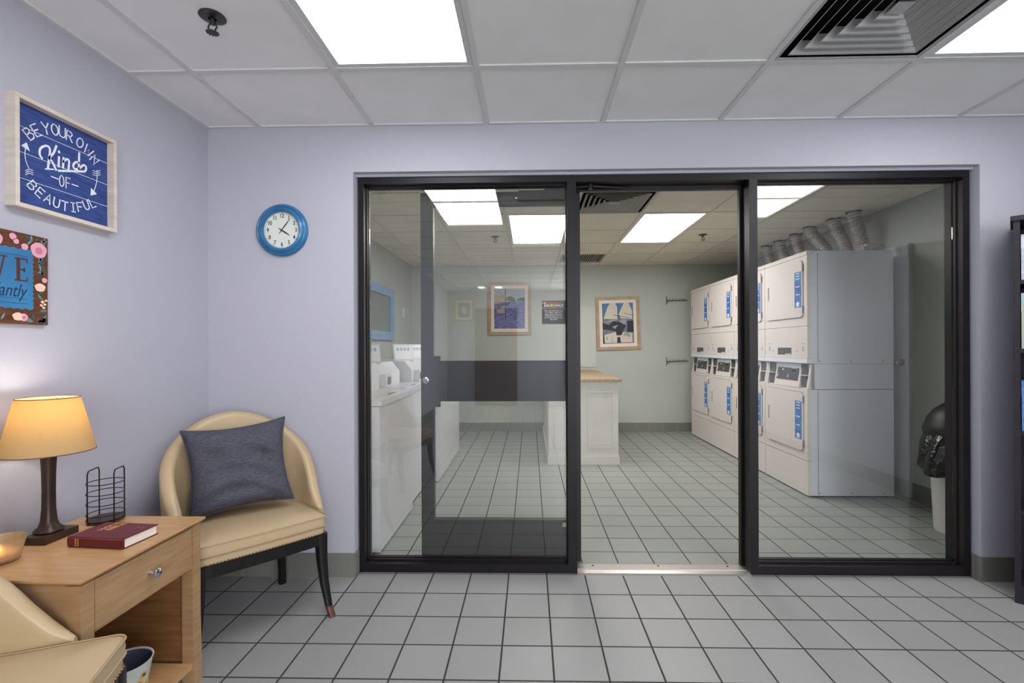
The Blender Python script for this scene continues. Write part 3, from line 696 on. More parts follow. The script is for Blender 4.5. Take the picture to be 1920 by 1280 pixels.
GL = {'B': [[(0, 0), (0, 1), (.5, .95), (.6, .75), (.45, .55), (0, .5)], [(.45, .52), (.68, .3), (.5, .03), (0, 0)]], 'E': [[(.6, 1), (0, 1), (0, 0), (.6, 0)], [(0, .52), (.5, .52)]],
      'Y': [[(0, 1), (.32, .5), (.32, 0)], [(.65, 1), (.32, .5)]], 'O': [[(.35 + .33 * math.sin(a), .5 + .5 * math.cos(a)) for a in [i * PI / 8 for i in range(17)]]],
      'U': [[(0, 1), (0, .3), (.12, .05), (.32, 0), (.52, .05), (.62, .3), (.62, 1)]], 'R': [[(0, 0), (0, 1), (.45, .95), (.55, .75), (.42, .52), (0, .48)], [(.25, .48), (.62, 0)]],
      'W': [[(0, 1), (.2, 0), (.42, .7), (.64, 0), (.84, 1)]], 'N': [[(0, 0), (0, 1), (.6, 0), (.6, 1)]], 'A': [[(0, 0), (.33, 1), (.66, 0)], [(.12, .35), (.54, .35)]],
      'T': [[(0, 1), (.66, 1)], [(.33, 1), (.33, 0)]], 'I': [[(.1, 1), (.5, 1)], [(.3, 1), (.3, 0)], [(.1, 0), (.5, 0)]], 'F': [[(0, 0), (0, 1), (.6, 1)], [(0, .52), (.48, .52)]], 'L': [[(0, 1), (0, 0), (.55, 0)]]}
def glyph(b, ch, cu, cv, h, ang, wd=.0042, asp=1.0):
    c = UV(cu, cv); ca, sa = math.cos(math.radians(ang)), math.sin(math.radians(ang))
    for st_ in GL[ch]:
        pts = []
        for x, y in st_:
            lx, lz = (x - .33) * h * asp, (y - .5) * h
            pts.append(c + Vector((0, lx * ca - lz * sa, lx * sa + lz * ca)))
        b.ribbon(pts, wd, (1, 0, 0), .0005)
b = MB()
for ch, u, v, a in [('B', .085, .717, 48), ('E', .158, .785, 40), ('Y', .258, .850, 15), ('O', .350, .880, 5), ('U', .437, .890, 0), ('R', .522, .882, -6), ('O', .640, .862, -18), ('W', .735, .815, -30), ('N', .825, .735, -40)]: glyph(b, ch, u, v, .037, a)
b.build('upper_lettering', 'sign_paint', t); b = MB()
for ch, u, v, a in [('B', .116, .190, -42), ('E', .195, .140, -32), ('A', .280, .105, -20), ('U', .370, .085, -10), ('T', .462, .078, -2), ('I', .560, .092, 6), ('F', .640, .120, 14), ('U', .718, .165, 24), ('L', .795, .215, 34)]: glyph(b, ch, u, v, .033, a)
b.build('lower_lettering', 'sign_paint', t)
b = MB(); glyph(b, 'O', .425, .345, .040, 0, .0034, .62); glyph(b, 'F', .500, .345, .040, 0, .0034, .62)
b.ribbon([UV(.315, .355), UV(.385, .352)], .0038, (1, 0, 0), .0005); b.ribbon([UV(.545, .350), UV(.615, .350)], .0038, (1, 0, 0), .0005); b.build('small_lettering', 'sign_paint', t)
b = MB()
K = [[(345, 600), (328, 570), (330, 525), (360, 500), (395, 500), (412, 530), (405, 600), (395, 680)], [(465, 500), (440, 560), (405, 600), (430, 630), (462, 698)], [(487, 592), (483, 670)], [(487, 545), (488, 551)],
     [(525, 600), (520, 680)], [(522, 630), (550, 610), (570, 625), (566, 690)], [(655, 560), (650, 690)], [(650, 640), (625, 635), (605, 660), (615, 690), (650, 690), (690, 660), (712, 680), (700, 712), (640, 712), (485, 706)], [(375, 690), (440, 694)]]
def smooth(p, k=5):
    if len(p) < 3: return p
    out = []
    for i in range(len(p) - 1):
        p0, p1, p2, p3 = p[max(i - 1, 0)], p[i], p[i + 1], p[min(i + 2, len(p) - 1)]
        for q in range(k):
            s = q / k; out.append(tuple(.5 * (2 * p1[c] + (-p0[c] + p2[c]) * s + (2 * p0[c] - 5 * p1[c] + 4 * p2[c] - p3[c]) * s * s + (-p0[c] + 3 * p1[c] - 3 * p2[c] + p3[c]) * s ** 3) for c in (0, 1)))
    out.append(p[-1]); return out
for i, s_ in enumerate(K): b.ribbon([UV(*ZP(x, y)) for x, y in smooth(s_)], .0074 if i < 8 else .0045, (1, 0, 0), .0006)
b.build('script_lettering', 'sign_paint', t)
for s_, tri, (cx_, cy_) in (([(238, 690), (212, 620), (204, 560), (212, 500)], [(172, 492), (245, 540), (218, 466)], (240, 690)), ([(800, 705), (802, 770), (792, 830), (768, 900)], [(748, 915), (800, 905), (752, 852)], (798, 715))):
    b = MB(); b.ribbon([UV(*ZP(x, y)) for x, y in smooth(s_)], .0024, (1, 0, 0), .0005)
    b.poly([UV(*ZP(x, y)) for x, y in tri], .0006, (1, 0, 0))
    for q in range(3):
        for sx in (-1, 1): b.ribbon([UV(*ZP(cx_, cy_ + q * 17)), UV(*ZP(cx_ + sx * 30, cy_ + q * 17 - (-14 if cx_ < 500 else 8)))], .0022, (1, 0, 0), .0005)
    b.build('arrow', 'sign_paint', t)

# ------------------------------------------------------------ floral sign (its right part is in view)
FY_0, FY_1, FZ0, FZ1 = 1.225, 1.645, 1.303, 1.614
t = empty('floral_sign', (XL, (FY_0 + FY_1) / 2, (FZ0 + FZ1) / 2), 0, 'brown wooden sign with pink flowers and a blue plaque below the framed quote', 'wall sign')
hy, hz = (FY_1 - FY_0) / 2, (FZ1 - FZ0) / 2
Box('board', 'sign_brown', 0, .014, -hy, hy, -hz + .003, .003, t, .002); Box('board', 'sign_brown', 0, .014, -hy, hy + .001, .004, hz, t, .002)
b = MB(); pts = []; aw, ah = hy - .050, hz * .65; nn = 26
for sd in range(4):
    for i in range(nn):
        s = i / nn; w_ = .0022 * (1 if i % 2 else -1)
        p = [(-aw + 2 * aw * s, -ah - w_), (aw + w_, -ah + 2 * ah * s), (aw - 2 * aw * s, ah + w_), (-aw - w_, ah - 2 * ah * s)][sd]; pts.append((.0142, p[0], p[1]))
b.poly(pts, .0012, (1, 0, 0)); b.build('plaque', 'plaque_blue', t)
for v in (ah - .024, -ah + .018, -ah + .034): b = MB(); b.ribbon([(.0155, -aw + .02, v), (.0155, aw - .02, v - .0)], .0012, (1, 0, 0), .0003); b.build('plaque_line', 'script_navy', t)
def serif(b, ch, y, z, h, wd):
    X = .0156
    def q(*p): b.poly([(X, y + a * h * .84, z + c * h) for a, c in p], .0006, (1, 0, 0))
    if ch == 'V': q((0, .94), (.36, .94), (.36, 1), (0, 1)); q((.5, .94), (.8, .94), (.8, 1), (.5, 1)); q((.08, .95), (.26, .95), (.47, 0), (.38, 0)); q((.62, .95), (.70, .95), (.45, 0), (.39, 0))
    if ch == 'E': q((0, 0), (.62, 0), (.62, .06), (0, .06)); q((0, .94), (.62, .94), (.62, 1), (0, 1)); q((.09, .05), (.25, .05), (.25, .95), (.09, .95)); q((.25, .47), (.48, .47), (.48, .53), (.25, .53)); q((.56, .06), (.62, .06), (.62, .22), (.56, .12)); q((.56, .94), (.62, .94), (.62, .78), (.56, .88)); q((.43, .40), (.48, .40), (.48, .6), (.43, .6))
    if ch == 'L': q((0, 0), (.6, 0), (.6, .06), (0, .06)); q((0, .94), (.34, .94), (.34, 1), (0, 1)); q((.09, .05), (.25, .05), (.25, .95), (.09, .95)); q((.54, .06), (.6, .06), (.6, .24), (.54, .12))
    if ch == 'I': q((0, 0), (.34, 0), (.34, .06), (0, .06)); q((0, .94), (.34, .94), (.34, 1), (0, 1)); q((.09, .05), (.25, .05), (.25, .95), (.09, .95))
hh = .078; zz = -.008
for ch, y in (('L', -.105), ('I', -.038), ('V', .026), ('E', .101)): b = MB(); serif(b, ch, y, zz, hh, .01); b.build('block_letter', 'letter_brown', t)
text_mesh('script_lettering', 'abundantly', .062, 'script_navy', t, face_px(.0158, .040, -.043), shear=.35, extrude=.0003, sx=.70)
def disc(b, y, z, r, x=.0148, sq=1, n=16, jag=0):
    b.poly([(x, y + r * (1 + jag * math.sin(5 * a)) * math.cos(a), z + r * sq * math.sin(a)) for a in [2 * PI * i / n for i in range(n)]], .0008, (1, 0, 0))
def blooms(name, m, lst, x=.0146):
    for y, z, r in lst: b = MB(); disc(b, y, z, r, x, jag=.06); b.build(name, m, t)
blooms('rose_bloom', 'rose', [(hy - .032, hz - .048, .027), (hy - .078, hz - .045, .011), (hy - .115, hz - .018, .011), (hy - .105, hz - .032, .009), (hy - .165, hz - .035, .020), (-hy + .03, hz - .05, .024), (hy - .013, .005, .009), (-hy + .02, -.02, .012), (hy - .082, -hz + .026, .013)], .0158)
blooms('rose_center', 'rose_deep', [(hy - .032, hz - .050, .012), (hy - .165, hz - .035, .009), (-hy + .03, hz - .05, .010), (hy - .082, -hz + .026, .006)], .0168)
for y, z, r in [(hy - .028, -.022, .018), (hy - .100, -hz + .028, .017), (-hy + .05, -hz + .03, .018), (hy - .02, -.072, .006), (hy - .012, -.080, .005), (hy - .024, -.084, .005), (hy - .008, -.066, .005), (hy - .016, -.092, .005)]: b = MB(); disc(b, y, z, r, .0159, .8, jag=.12); b.build('peach_bloom', 'peach', t)
rnd = random.Random(5)
for nm, m_, cnt in (('leaf', 'leaf', 52), ('dark_leaf', 'leaf_dark', 40)):
    for i in range(cnt):
        b = MB(); side = rnd.choice((0, 0, 1, 2, 3))
        y, z = [(hy - .02, rnd.uniform(-hz, hz)), (-hy + .02, rnd.uniform(-hz, hz)), (rnd.uniform(-hy, hy), hz - .02), (rnd.uniform(-hy, hy), -hz + .02)][side]
        y += rnd.uniform(-.012, .012); z += rnd.uniform(-.01, .01); y = max(-hy + .012, min(hy - .012, y)); z = max(-hz + .012, min(hz - .012, z)); a = rnd.uniform(0, PI); l, w_ = .013, .0035
        c, s = math.cos(a), math.sin(a); P = lambda u, v: (.0143, max(-hy, min(hy, y + u * c - v * s)), max(-hz, min(hz, z + u * s + v * c)))
        b.poly([P(-l, 0), P(-l * .3, w_), P(l * .4, w_ * .8), P(l, 0), P(l * .3, -w_), P(-l * .4, -w_ * .8)], .0006, (1, 0, 0)); b.build(nm, m_, t)

# ------------------------------------------------------------ dark corner bookcase on the right
t = empty('bookcase', (2.296, 2.300, 0), math.radians(-45), 'tall dark bookcase standing across the right corner at the edge of view', 'bookcase')
BW, BD, BHt = .80, .26, 1.832     # local +x along the front, +y into the case
Box('side_panel', 'bookcase', 0, .022, 0, BD, 0, BHt - .022, t, .0015); Box('side_panel', 'bookcase', BW - .022, BW, 0, BD, 0, BHt - .022, t, .0015)
Box('top_panel', 'bookcase', -.010, BW + .01, -.012, BD + .0, BHt - .022, BHt, t, .003); Box('back_panel', 'bookcase', .022, BW - .022, BD - .006, BD, .02, BHt - .022, t)
Box('plinth', 'bookcase', .022, BW - .022, .004, .02, 0, .07, t)
SHV = [.08, .44, .815, 1.205, 1.53]
for z in SHV: Box('shelf', 'bookcase', .022, BW - .022, .006, BD - .006, z - .02, z, t)
def on_shelf(name, m, z, x0, w_, h, d, label, cat):
    M = Matrix.Translation((2.296, 2.300, 0)) @ Matrix.Rotation(math.radians(-45), 4, 'Z')
    p = M @ Vector((x0, .03, z)); q = empty(name, p, math.radians(-45), label, cat)
    b = MB(); b.box(0, w_, 0, d, 0, h); b.bevel(.002, 1); b.build('box_body', m, q)
    b = MB(); b.box(-.001, w_ + .001, -.0015, d + .001, h * .68, h + .001); b.build('box_lid', m, q)
on_shelf('storage_box', 'box_white', 1.53, .026, .22, .215, .17, 'white speckled box on the top shelf of the corner bookcase', 'box')
on_shelf('puzzle_box', 'box_scene', 1.205, .026, .24, .262, .06, 'box with pale landscape print on the second shelf of the corner bookcase', 'box')
on_shelf('game_box', 'box_blue', .815, .026, .25, .235, .17, 'blue patterned box on the middle shelf of the corner bookcase', 'box')

# ------------------------------------------------------------ behind the viewer: added fill windows, then door and picture mirrored in panes
def fill_window(name, m, origin, rz, w_, h_, n):
    t = struct(empty(name, origin, rz)); b = MB(); f = .05
    for i in range(n + 1): x = i * w_ / n; b.box(x - f / 2, x + f / 2, 0, .06, 0, h_)
    b.box(-f / 2, w_ + f / 2, 0, .06, -f, 0); b.box(-f / 2, w_ + f / 2, 0, .06, h_, h_ + f); b.build('window_frame', 'bronze', t)
    for i in range(n): Box('window_pane', m, i * w_ / n + f / 2, (i + 1) * w_ / n - f / 2, .012, .020, 0, h_, t)
fill_window('window_3', 'day_back', (.80, YB, .50), 0, 2.15, 1.75, 2)  # unseen glowing window added to brighten the front wall
fill_window('window_4', 'day_right', (XR, -4.35, .50), PI / 2, 2.55, 1.75, 3)  # unseen glowing window added as side fill for the lobby
dr = struct(Box('door_2', 'cherry_door', -1.15, -.27, YB, YB + .045, 0, 2.03, bev=.003))
for z0, z1 in ((.2, .9), (1.0, 1.85)): Box('door_panel', 'cherry_door', -1.03, -.39, YB + .045, YB + .055, z0, z1, dr, .004)
def picture(name, loc, w_, h, m_frame, label, cat, fw, mw, tilt=0, art=None, ry=0):
    """hangs on a wall with its face toward local -Y"""
    t = empty(name, loc, ry, label, cat); t.rotation_euler = (0, tilt, ry)
    hx, hz = w_ / 2, h / 2; b = MB()
    b.box(-hx, -hx + fw, -.024, 0, -hz, hz); b.box(hx - fw, hx, -.024, 0, -hz, hz); b.box(-hx + fw, hx - fw, -.024, 0, -hz, -hz + fw); b.box(-hx + fw, hx - fw, -.024, 0, hz - fw, hz); b.bevel(.003, 1); b.build('frame', m_frame, t)
    Box('mat_board', 'mat_board', -hx + fw, hx - fw, -.012, -.002, -hz + fw, hz - fw, t)
    ax, az = hx - fw - mw, hz - fw - mw * 1.05
    if art: art(t, ax, az)
    return t
def flat(t, name, m, polys, y):
    for p in polys: b = MB(); b.poly([(x, y, z) for x, z in p], .0006, (0, -1, 0)); b.build(name, m, t)
def R(a, c, d, e): return [(a, d), (c, d), (c, e), (a, e)]
def art_harbour(t, ax, az):
    s = lambda u, v: (-ax + 2 * ax * u, -az + 2 * az * v)
    S = lambda L: [s(*p) for p in L]
    flat(t, 'painted_sky', 'painting_sky', [S([(0, .6), (1, .6), (1, 1), (0, 1)])], -.0122)
    flat(t, 'painted_water', 'painting_water', [S([(0, 0), (1, 0), (1, .68), (0, .66)])], -.0130)
    flat(t, 'painted_wharf', 'painting_sand', [S([(0, .66), (0, .85), (.2, .83), (.33, .86), (.36, .70), (.45, .72), (.42, .66)]), S([(.08, .48), (.34, .5), (.34, .38), (.1, .40)])], -.0138)
    flat(t, 'painted_trees', 'painting_green', [S([(.38, .72), (.42, .79), (.55, .81), (.66, .76), (.7, .68), (.6, .66)]), S([(.70, .70), (.82, .76), (1, .77), (1, .68)])], -.0139)
    flat(t, 'painted_boats', 'painting_dark', [S([(0, .60), (.3, .64), (.55, .67), (.5, .62), (.45, .56), (.28, .58), (.2, .53), (0, .57)]), S([(.35, .99), (.375, .99), (.385, .2), (.365, .2)]), S([(.01, .6), (.03, .6), (.03, .3), (.01, .3)]), S([(.1, .55), (.2, .55), (.18, .49), (.12, .49)])], -.0146)
def art_sails(t, ax, az):
    s = lambda u, v: (-ax + 2 * ax * u, -az + 2 * az * v)
    S = lambda L: [s(*p) for p in L]
    flat(t, 'painted_sky', 'painting_blue', [S([(0, 0), (1, 0), (1, 1), (0, 1)])], -.0122)
    flat(t, 'painted_water', 'painting_grey', [S([(0, 0), (1, 0), (1, .60), (0, .62)])], -.0125)
    flat(t, 'painted_sail', 'painting_cream', [S([(.04, .62), (.18, .92), (.26, 1), (.42, 1), (.50, .9), (.50, .6)]), S([(.53, .72), (.70, 1), (.86, 1), (.96, .8), (.96, .6), (.6, .62)]), S([(.05, .02), (.05, .22), (.5, .3), (.95, .25), (.95, .02), (.56, .02), (.56, .16), (.46, .16), (.46, .02)])], -.0128)
    flat(t, 'painted_hull', 'painting_dark', [S([(0, .36), (0, .52), (.2, .46), (.34, .56), (.6, .52), (.75, .44), (.6, .2), (.44, .2), (.42, .3), (.2, .34)]), S([(.78, .28), (.80, .55), (1, .56), (1, .27)]), S([(0, .0), (.06, .0), (.02, .3), (0, .3)]), S([(.45, .02), (.58, .02), (.55, .15), (.47, .15)]), S([(.36, .715), (.9, .63), (.9, .62), (.36, .70)]), S([(.7, .75), (1, .69), (1, .68), (.7, .74)]), S([(.49, .98), (.505, .98), (.505, .5), (.49, .5)])], -.0134)
    flat(t, 'painted_shadow', 'painting_pale', [S([(.02, .52), (.3, .60), (.5, .58), (.3, .54)]), S([(.52, .55), (.66, .6), (.8, .58), (.7, .46), (.62, .5)]), S([(.3, .42), (.5, .46), (.4, .36)]), S([(.62, .16), (.75, .3), (.9, .2), (.85, .14), (.75, .2)]), S([(.1, .1), (.14, .2), (.16, .1)]), S([(.28, .04), (.3, .2), (.32, .04)])], -.0140)
def art_plain(t, ax, az):
    flat(t, 'painted_field', 'painting_grey', [R(-ax, ax, -az, az)], -.0122); flat(t, 'painted_form', 'painting_cream', [[(-ax * .4, -az * .6), (ax * .3, -az * .5), (ax * .5, az * .3), (0, az * .6), (-ax * .5, az * .1)]], -.0128)
picture('framed_picture', (-1.38, YB, 2.00), .44, .50, 'picture_wood', 'small framed picture on the wall behind the viewer', 'picture', .045, .05, 0, art_plain, PI)

# ------------------------------------------------------------ laundry: washers
def washer(x, y, w_, label):
    t = empty('washing_machine', (x, y, 0), 0, label, 'washing machine', 'white top-loading washers along the left wall'); D = .68; g = .004
    Box('cabinet', 'washer_white', -D, 0, g, w_ - g, .012, .872, t, .008)
    Box('toe_base', 'black', -D + .03, -.02, g + .02, w_ - g - .02, 0, .012, t)
    b = MB(); b.box(-D - .005, .012, g - .003, w_ - g + .003, .876, .908); b.bevel(.010, 3); lid = b.build('worktop', 'washer_white', t, True)
    b = MB(); b.box(-.46, -.03, .06, w_ - .06, .908, .913); b.bevel(.003, 1); b.build('loading_lid', 'washer_white', t, True)
    b = MB(); b.box(-.05, -.035, w_ * .4, w_ * .6, .912, .9155); b.build('lid_grip', 'seam', t)
    # console with sloped front
    prof = [(-D, .908), (-.245, .908), (-.245, 1.015), (-.31, 1.098), (-D, 1.098)]
    b = MB(); b.loft([[(px, yy, pz) for px, pz in prof] for yy in (g + .02, w_ - g - .02)]); b.bevel(.006, 2); b.build('console', 'washer_white', t, True)
    cb = Box('coin_slide', 'washer_white', -.245, -.195, .10, .24, .915, 1.012, t, .006)
    Box('coin_slot', 'seam', -.195, -.190, .13, .21, .93, .99, cb)
    # tilted instruction panel standing on the console
    M = Matrix.Translation((-.43, .12, 1.098)) @ Matrix.Rotation(math.radians(-58), 4, 'Z') @ Matrix.Rotation(math.radians(-20), 4, 'Y') @ Matrix.Scale(.62, 4, (0, 1, 0))
    hp = Box('control_head', 'washer_white', -.016, 0, 0, .30, -.004, .165, t, .006, M)
    b = MB(); b.box(.0005, .0035, .018, .282, .012, .150, M); b.build('instruction_card', 'white', hp)
    b = MB()
    for k in range(4): b.box(.0036, .0042, .05 + k * .055, .085 + k * .055, .098, .128, M)
    b.build('card_marks', 'label_lilac', hp)
    b = MB(); b.lathe([(.022, 0), (.022, .004), (0, .005)], (-.42, g + .0205, 1.0), 20, 'Y'); b.build('key_lock', 'dryer_side', t, True)
for x, y, w_, l in [(-.890, 2.770, .785, 'white coin washer nearest the glass front'), (-.925, 3.562, .675, 'second white coin washer, next behind the nearest one'), (-.832, 4.248, .675, 'third white coin washer, set slightly forward of its neighbours'),
                    (-.842, 4.930, .650, 'fourth white coin washer, below the blue framed mirror'), (-.965, 5.600, .690, 'last white coin washer, closest to the far wall')]: washer(x, y, w_, l)

# mirror, switch, pictures, sticker
t = empty('wall_mirror', (XL, 5.30, 1.625), 0, 'wall mirror in a wide weathered blue frame above the washers', 'mirror')
hy, hz, fw = .59, .315, .10; b = MB(); b.box(0, .035, -hy, -hy + fw, -hz, hz); b.box(0, .035, hy - fw, hy, -hz, hz); b.box(0, .035, -hy + fw, hy - fw, -hz, -hz + fw); b.box(0, .035, -hy + fw, hy - fw, hz - fw, hz); b.bevel(.008, 2); b.build('frame', 'mirror_blue', t, True)
Box('mirror_glass', 'mirror_glass', .0, .012, -hy + fw, hy - fw, -hz + fw, hz - fw, t)
t = empty('light_switch', (XL, 6.42, 1.70), 0, 'small white switch plate on laundry wall beside the blue mirror', 'switch'); Box('plate', 'white_enamel', 0, .006, -.04, .04, -.06, .06, t, .002); Box('toggle', 'white', .006, .014, -.006, .006, -.014, .010, t, .001)
picture('framed_picture', (-.295, YF, 1.779), .625, .765, 'picture_wood', 'framed harbour painting with blue water on the far laundry wall', 'picture', .045, .045, 0, art_harbour)
picture('framed_picture', (1.268, YF, 1.558), .625, .765, 'picture_wood', 'framed painting of white sails, hanging slightly crooked on the far wall', 'picture', .045, .045, math.radians(-1.6), art_sails)
# white wall panel behind it
t = empty('access_panel', (.76, YF, 1.15), 0, 'tall white painted panel on the far wall behind the counter', 'wall panel'); Box('panel', 'laundry_panel', -.20, .188, -.012, 0, -.22, .65, t, .002); Box('panel_inset', 'laundry_panel', -.17, .17, -.016, -.0125, -.19, .62, t, .002)

# poster sticker on the left pane (inside face)
t = empty('shop_notice', (.115 - .002, 2.690, 0), 0, 'small black square notice for the snack shop stuck high on the door glass', 'notice')
nx, nz, ns = 0.0, 1.418, .066
t.location = (.1345, 2.6965, nz)
Box('notice_card', 'black', -ns, ns, -.0012, 0, -ns, ns, t, .0004)
b = MB(); rnd = random.Random(2)
cols = ['sunflower', 'letter_brown', 'rose_deep', 'stem_green']
for cname in cols:
    b = MB()
    for i in range(34):
        if cols[i % 4] != cname: continue
        x = -ns + .003 + (2 * ns - .006) * (i / 34); b.box(x, x + .0026, -.0018, -.0012, .0465 + .0, .062); b.box(x, x + .0026, -.0018, -.0012, .018, .030)
    b.build('border_strip', cname, t)
text_mesh('notice_heading', 'SNACK   SHACK', .0185, 'white', t, face_my(0, -.0020, .0385), bold=.0007, shear=.3, extrude=.0002, sx=.83)
text_mesh('notice_heading_small', 'the', .010, 'white', t, face_my(-.050, -.0022, .0535), bold=.0004, extrude=.0002)
b = MB(); b.poly([(.008 * math.cos(a) * (1 if i % 2 else .55) * 1.1, -.0022, .040 + .012 * math.sin(a) * (1 if i % 2 else .6)) for i, a in enumerate([2 * PI * i / 12 for i in range(12)])], .0004, (0, -1, 0)); b.build('notice_emblem', 'sunflower', t)
text_mesh('notice_text', "Please visit The Snack Shack\nfor a GREAT selection of\nsnacks, drinks, frozen items,\nhealth & beauty items and\nmore without having to leave\nthe resort!", .0105, 'white', t, face_my(0, -.0020, -.0155), bold=.0001, extrude=.0002, sx=.88)

# hook rails on the far wall
for z, l in ((1.875, 'upper wire hook rail on the far wall beside the dryers'), (1.005, 'lower wire hook rail on the far wall beside the dryers')):
    t = empty('hook_rail', (2.10, YF, z), 0, l, 'hook rail', 'wire hook rails')
    b = MB(); b.tube([(-.14, -.02, 0), (.16, -.02, .01)], .005, 8); b.tube([(-.14, 0, -.05), (-.13, -.04, -.02), (-.14, -.02, 0), (-.15, -.05, .06)], .005, 6); b.build('rail', 'sprinkler_metal', t, True)
    for i in range(6): b = MB(); x = -.10 + i * .042; b.tube([(x, -.02, .002), (x, -.045, .01), (x, -.05, .035)], .0035, 6); b.build('hook', 'sprinkler_metal', t, True)

# ------------------------------------------------------------ folding counter
t = empty('folding_counter', (.550, 4.92, 0), 0, 'white panelled counter with speckled tan top projecting from the far wall', 'counter')
L_ = YF - 4.92 - .002
Box('cabinet', 'counter_white', -.362, .362, .012, L_, .0, .858, t, .003)
Box('toe_moulding', 'counter_white', -.372, .372, .0, L_, 0, .085, t, .003)
Box('worktop', 'granite', -.385, .395, -.02, L_,   .8585, .884, t, .003)
for xa, xb in ((-.30, -.045), (.045, .31)):
    b = MB(); z0, z1 = .17, .755
    for a, c, d, e in ((xa, xb, z0, z0 + .012), (xa, xb, z1 - .012, z1), (xa, xa + .012, z0 + .012, z1 - .012), (xb - .012, xb, z0 + .012, z1 - .012)): b.box(a, c, .004, .012, d, e)
    for a, c, d, e in ((xa + .03, xb - .03, z0 + .035, z0 + .043), (xa + .03, xb - .03, z1 - .043, z1 - .035)): b.box(a, c, .007, .012, d, e)
    b.bevel(.002, 1); b.build('front_panel', 'counter_white', t)

# ------------------------------------------------------------ stacked dryers
def outline_ring(b, y0, y1, z0, z1, x, r, wd, th):
    pts = []
    for cy, cz, a0 in ((y1 - r, z1 - r, 0), (y0 + r, z1 - r, PI / 2), (y0 + r, z0 + r, PI), (y1 - r, z0 + r, 1.5 * PI)):
        for k in range(6): a = a0 + k * PI / 10; pts.append((x, cy + r * math.cos(a), cz + r * math.sin(a)))
    return pts
def make_dryer(y, label):
    t = empty('stacked_dryer', (2.232, y, 0), 0, label, 'stacked dryer', 'stacked tumble dryers along the right wall'); D = .705; W_ = .685; g = .002
    def slabx(name, m, pts, x0, x1, parent, bev=.0):
        b = MB(); b.poly([(x0, p[1], p[2]) for p in pts], abs(x1 - x0), (-1 if x1 < x0 else 1, 0, 0))
        if bev: b.bevel(bev, 1, 60)
        return b.build(name, m, parent)
    lo = Box('lower_cabinet', 'dryer_side', .03, D, g, W_ - g, .014, 1.10, t, .004)
    Box('toe_base', 'black', .05, D - .03, .02, W_ - .02, 0, .014, t)
    up = Box('upper_cabinet', 'dryer_side', .03, D, g, W_ - g, 1.103, 2.033, t, .004)
    Box('lower_front', 'dryer_front', 0, .03, g, W_ - g, .300, .892, lo, .006)
    Box('kick_panel', 'dryer_front', .002, .03, g, W_ - g, .014, .296, lo, .006)
    Box('upper_front', 'dryer_front', 0, .03, g, W_ - g, 1.417, 2.000, up, .006)
    Box('top_cap', 'dryer_front', -.004, .05, g, W_ - g, 2.002, 2.036, up, .006)
    Box('service_panel', 'dryer_front', .002, .03, g, W_ - g, 1.148, 1.414, up, .005)
    Box('ledge', 'dryer_side', -.004, .03, g, W_ - g, 1.106, 1.146, up, .003)
    for z0, z1, par, s0, s1, h0, h1 in ((1.492, 1.965, up, 1.575, 1.875, 1.66, 1.79), (.372, .860, lo, .465, .785, .545, .68)):
        pts = outline_ring(None, .055, .640, z0, z1, 0, .03, 0, 0)
        b = MB(); b.poly([(.0, p[1], p[2]) for p in outline_ring(None, .051, .644, z0 - .004, z1 + .004, 0, .033, 0, 0)], .0008, (-1, 0, 0)); b.build('door_gap', 'seam', par)
        b = MB(); b.poly([(-.0008, p[1], p[2]) for p in pts], .012, (-1, 0, 0)); b.bevel(.003, 2, 60); dd = b.build('door', 'dryer_front', par)
        b = MB(); b.box(-.0150, -.0128, .575, .605, h0, h1 + .02); b.build('handle_plate', 'white_enamel', dd)
        b = MB(); b.box(-.0158, -.0150, .582, .598, h0 + .02, h1 + .012); b.build('handle_recess', 'seam', dd)
        lb_ = MB(); lb_.box(-.0136, -.0128, .062, .158, s0, s1); lb_ = lb_.build('blue_label', 'blue_label', dd)
        b = MB()
        for i, (a, c) in enumerate(((.03, .07), (.10, .14), (.18, .28), (.40, .44), (.62, .66), (.88, .93), (.96, .985))):
            zz0 = s1 - (s1 - s0) * c; zz1 = s1 - (s1 - s0) * a; 
            if c - a > .05: zz0 = zz1 - .012
            b.box(-.0140, -.0136, .085, .140, zz0 + .004, zz1)
        b.box(-.0140, -.0136, .095, .130, s0 + .012, s0 + .048); b.build('label_print', 'label_white', lb_)
        for zz in (z0 + .06, z1 - .06): Box('hinge', 'seam', -.010, .0, .046, .053, zz - .03, zz + .03, par)
    # console: centre display and two side niches on a sloped face
    xs = lambda z: .040 - (z - .895) * 0 - .034 * (1.10 - z) / .205
    b = MB(); Pc = lambda y0, y1: b.loft([[(.03, yy, .894), (xs(.894), yy, .894), (xs(1.10), yy, 1.10), (.055, yy, 1.10), (.055, yy, .894)][0:0] or [(.060, yy, .895), (xs(.895), yy, .895), (xs(1.099), yy, 1.099), (.060, yy, 1.099)] for yy in (y0, y1)])
    Pc(g, .030); Pc(W_ - .030, W_ - g); Pc(.135, .535)
    b.bevel(.002, 1)
    con = b.build('console', 'dryer_front', lo)
    bb = [(.030, .135), (.535, W_ - .030)]
    pieces('niche_back', 'niche_grey', lo, [(.0285, .0300, y0, y1, .900, 1.096) for y0, y1 in bb])
    pieces('niche_shelf', 'dryer_front', lo, [(.010, .0285, y0, y1, 1.000, 1.006) for y0, y1 in bb])
    sl = math.atan2(.034, .205); M = Matrix.Translation((xs(.95), 0, .95)) @ Matrix.Rotation(sl, 4, 'Y')
    b = MB(); b.box(-.003, 0, .165, .505, .0, .125, M); dp = b.build('display_panel', 'panel_dark', lo)
    pieces('display_mark', 'label_white', dp, [(-.0042, -.0038, .205, .285, .105, .113), (-.0042, -.0038, .40, .430, .083, .095), (-.0038, -.003, .315, .325, .02, .050), (-.0038, -.003, .485, .495, .02, .050)], M)
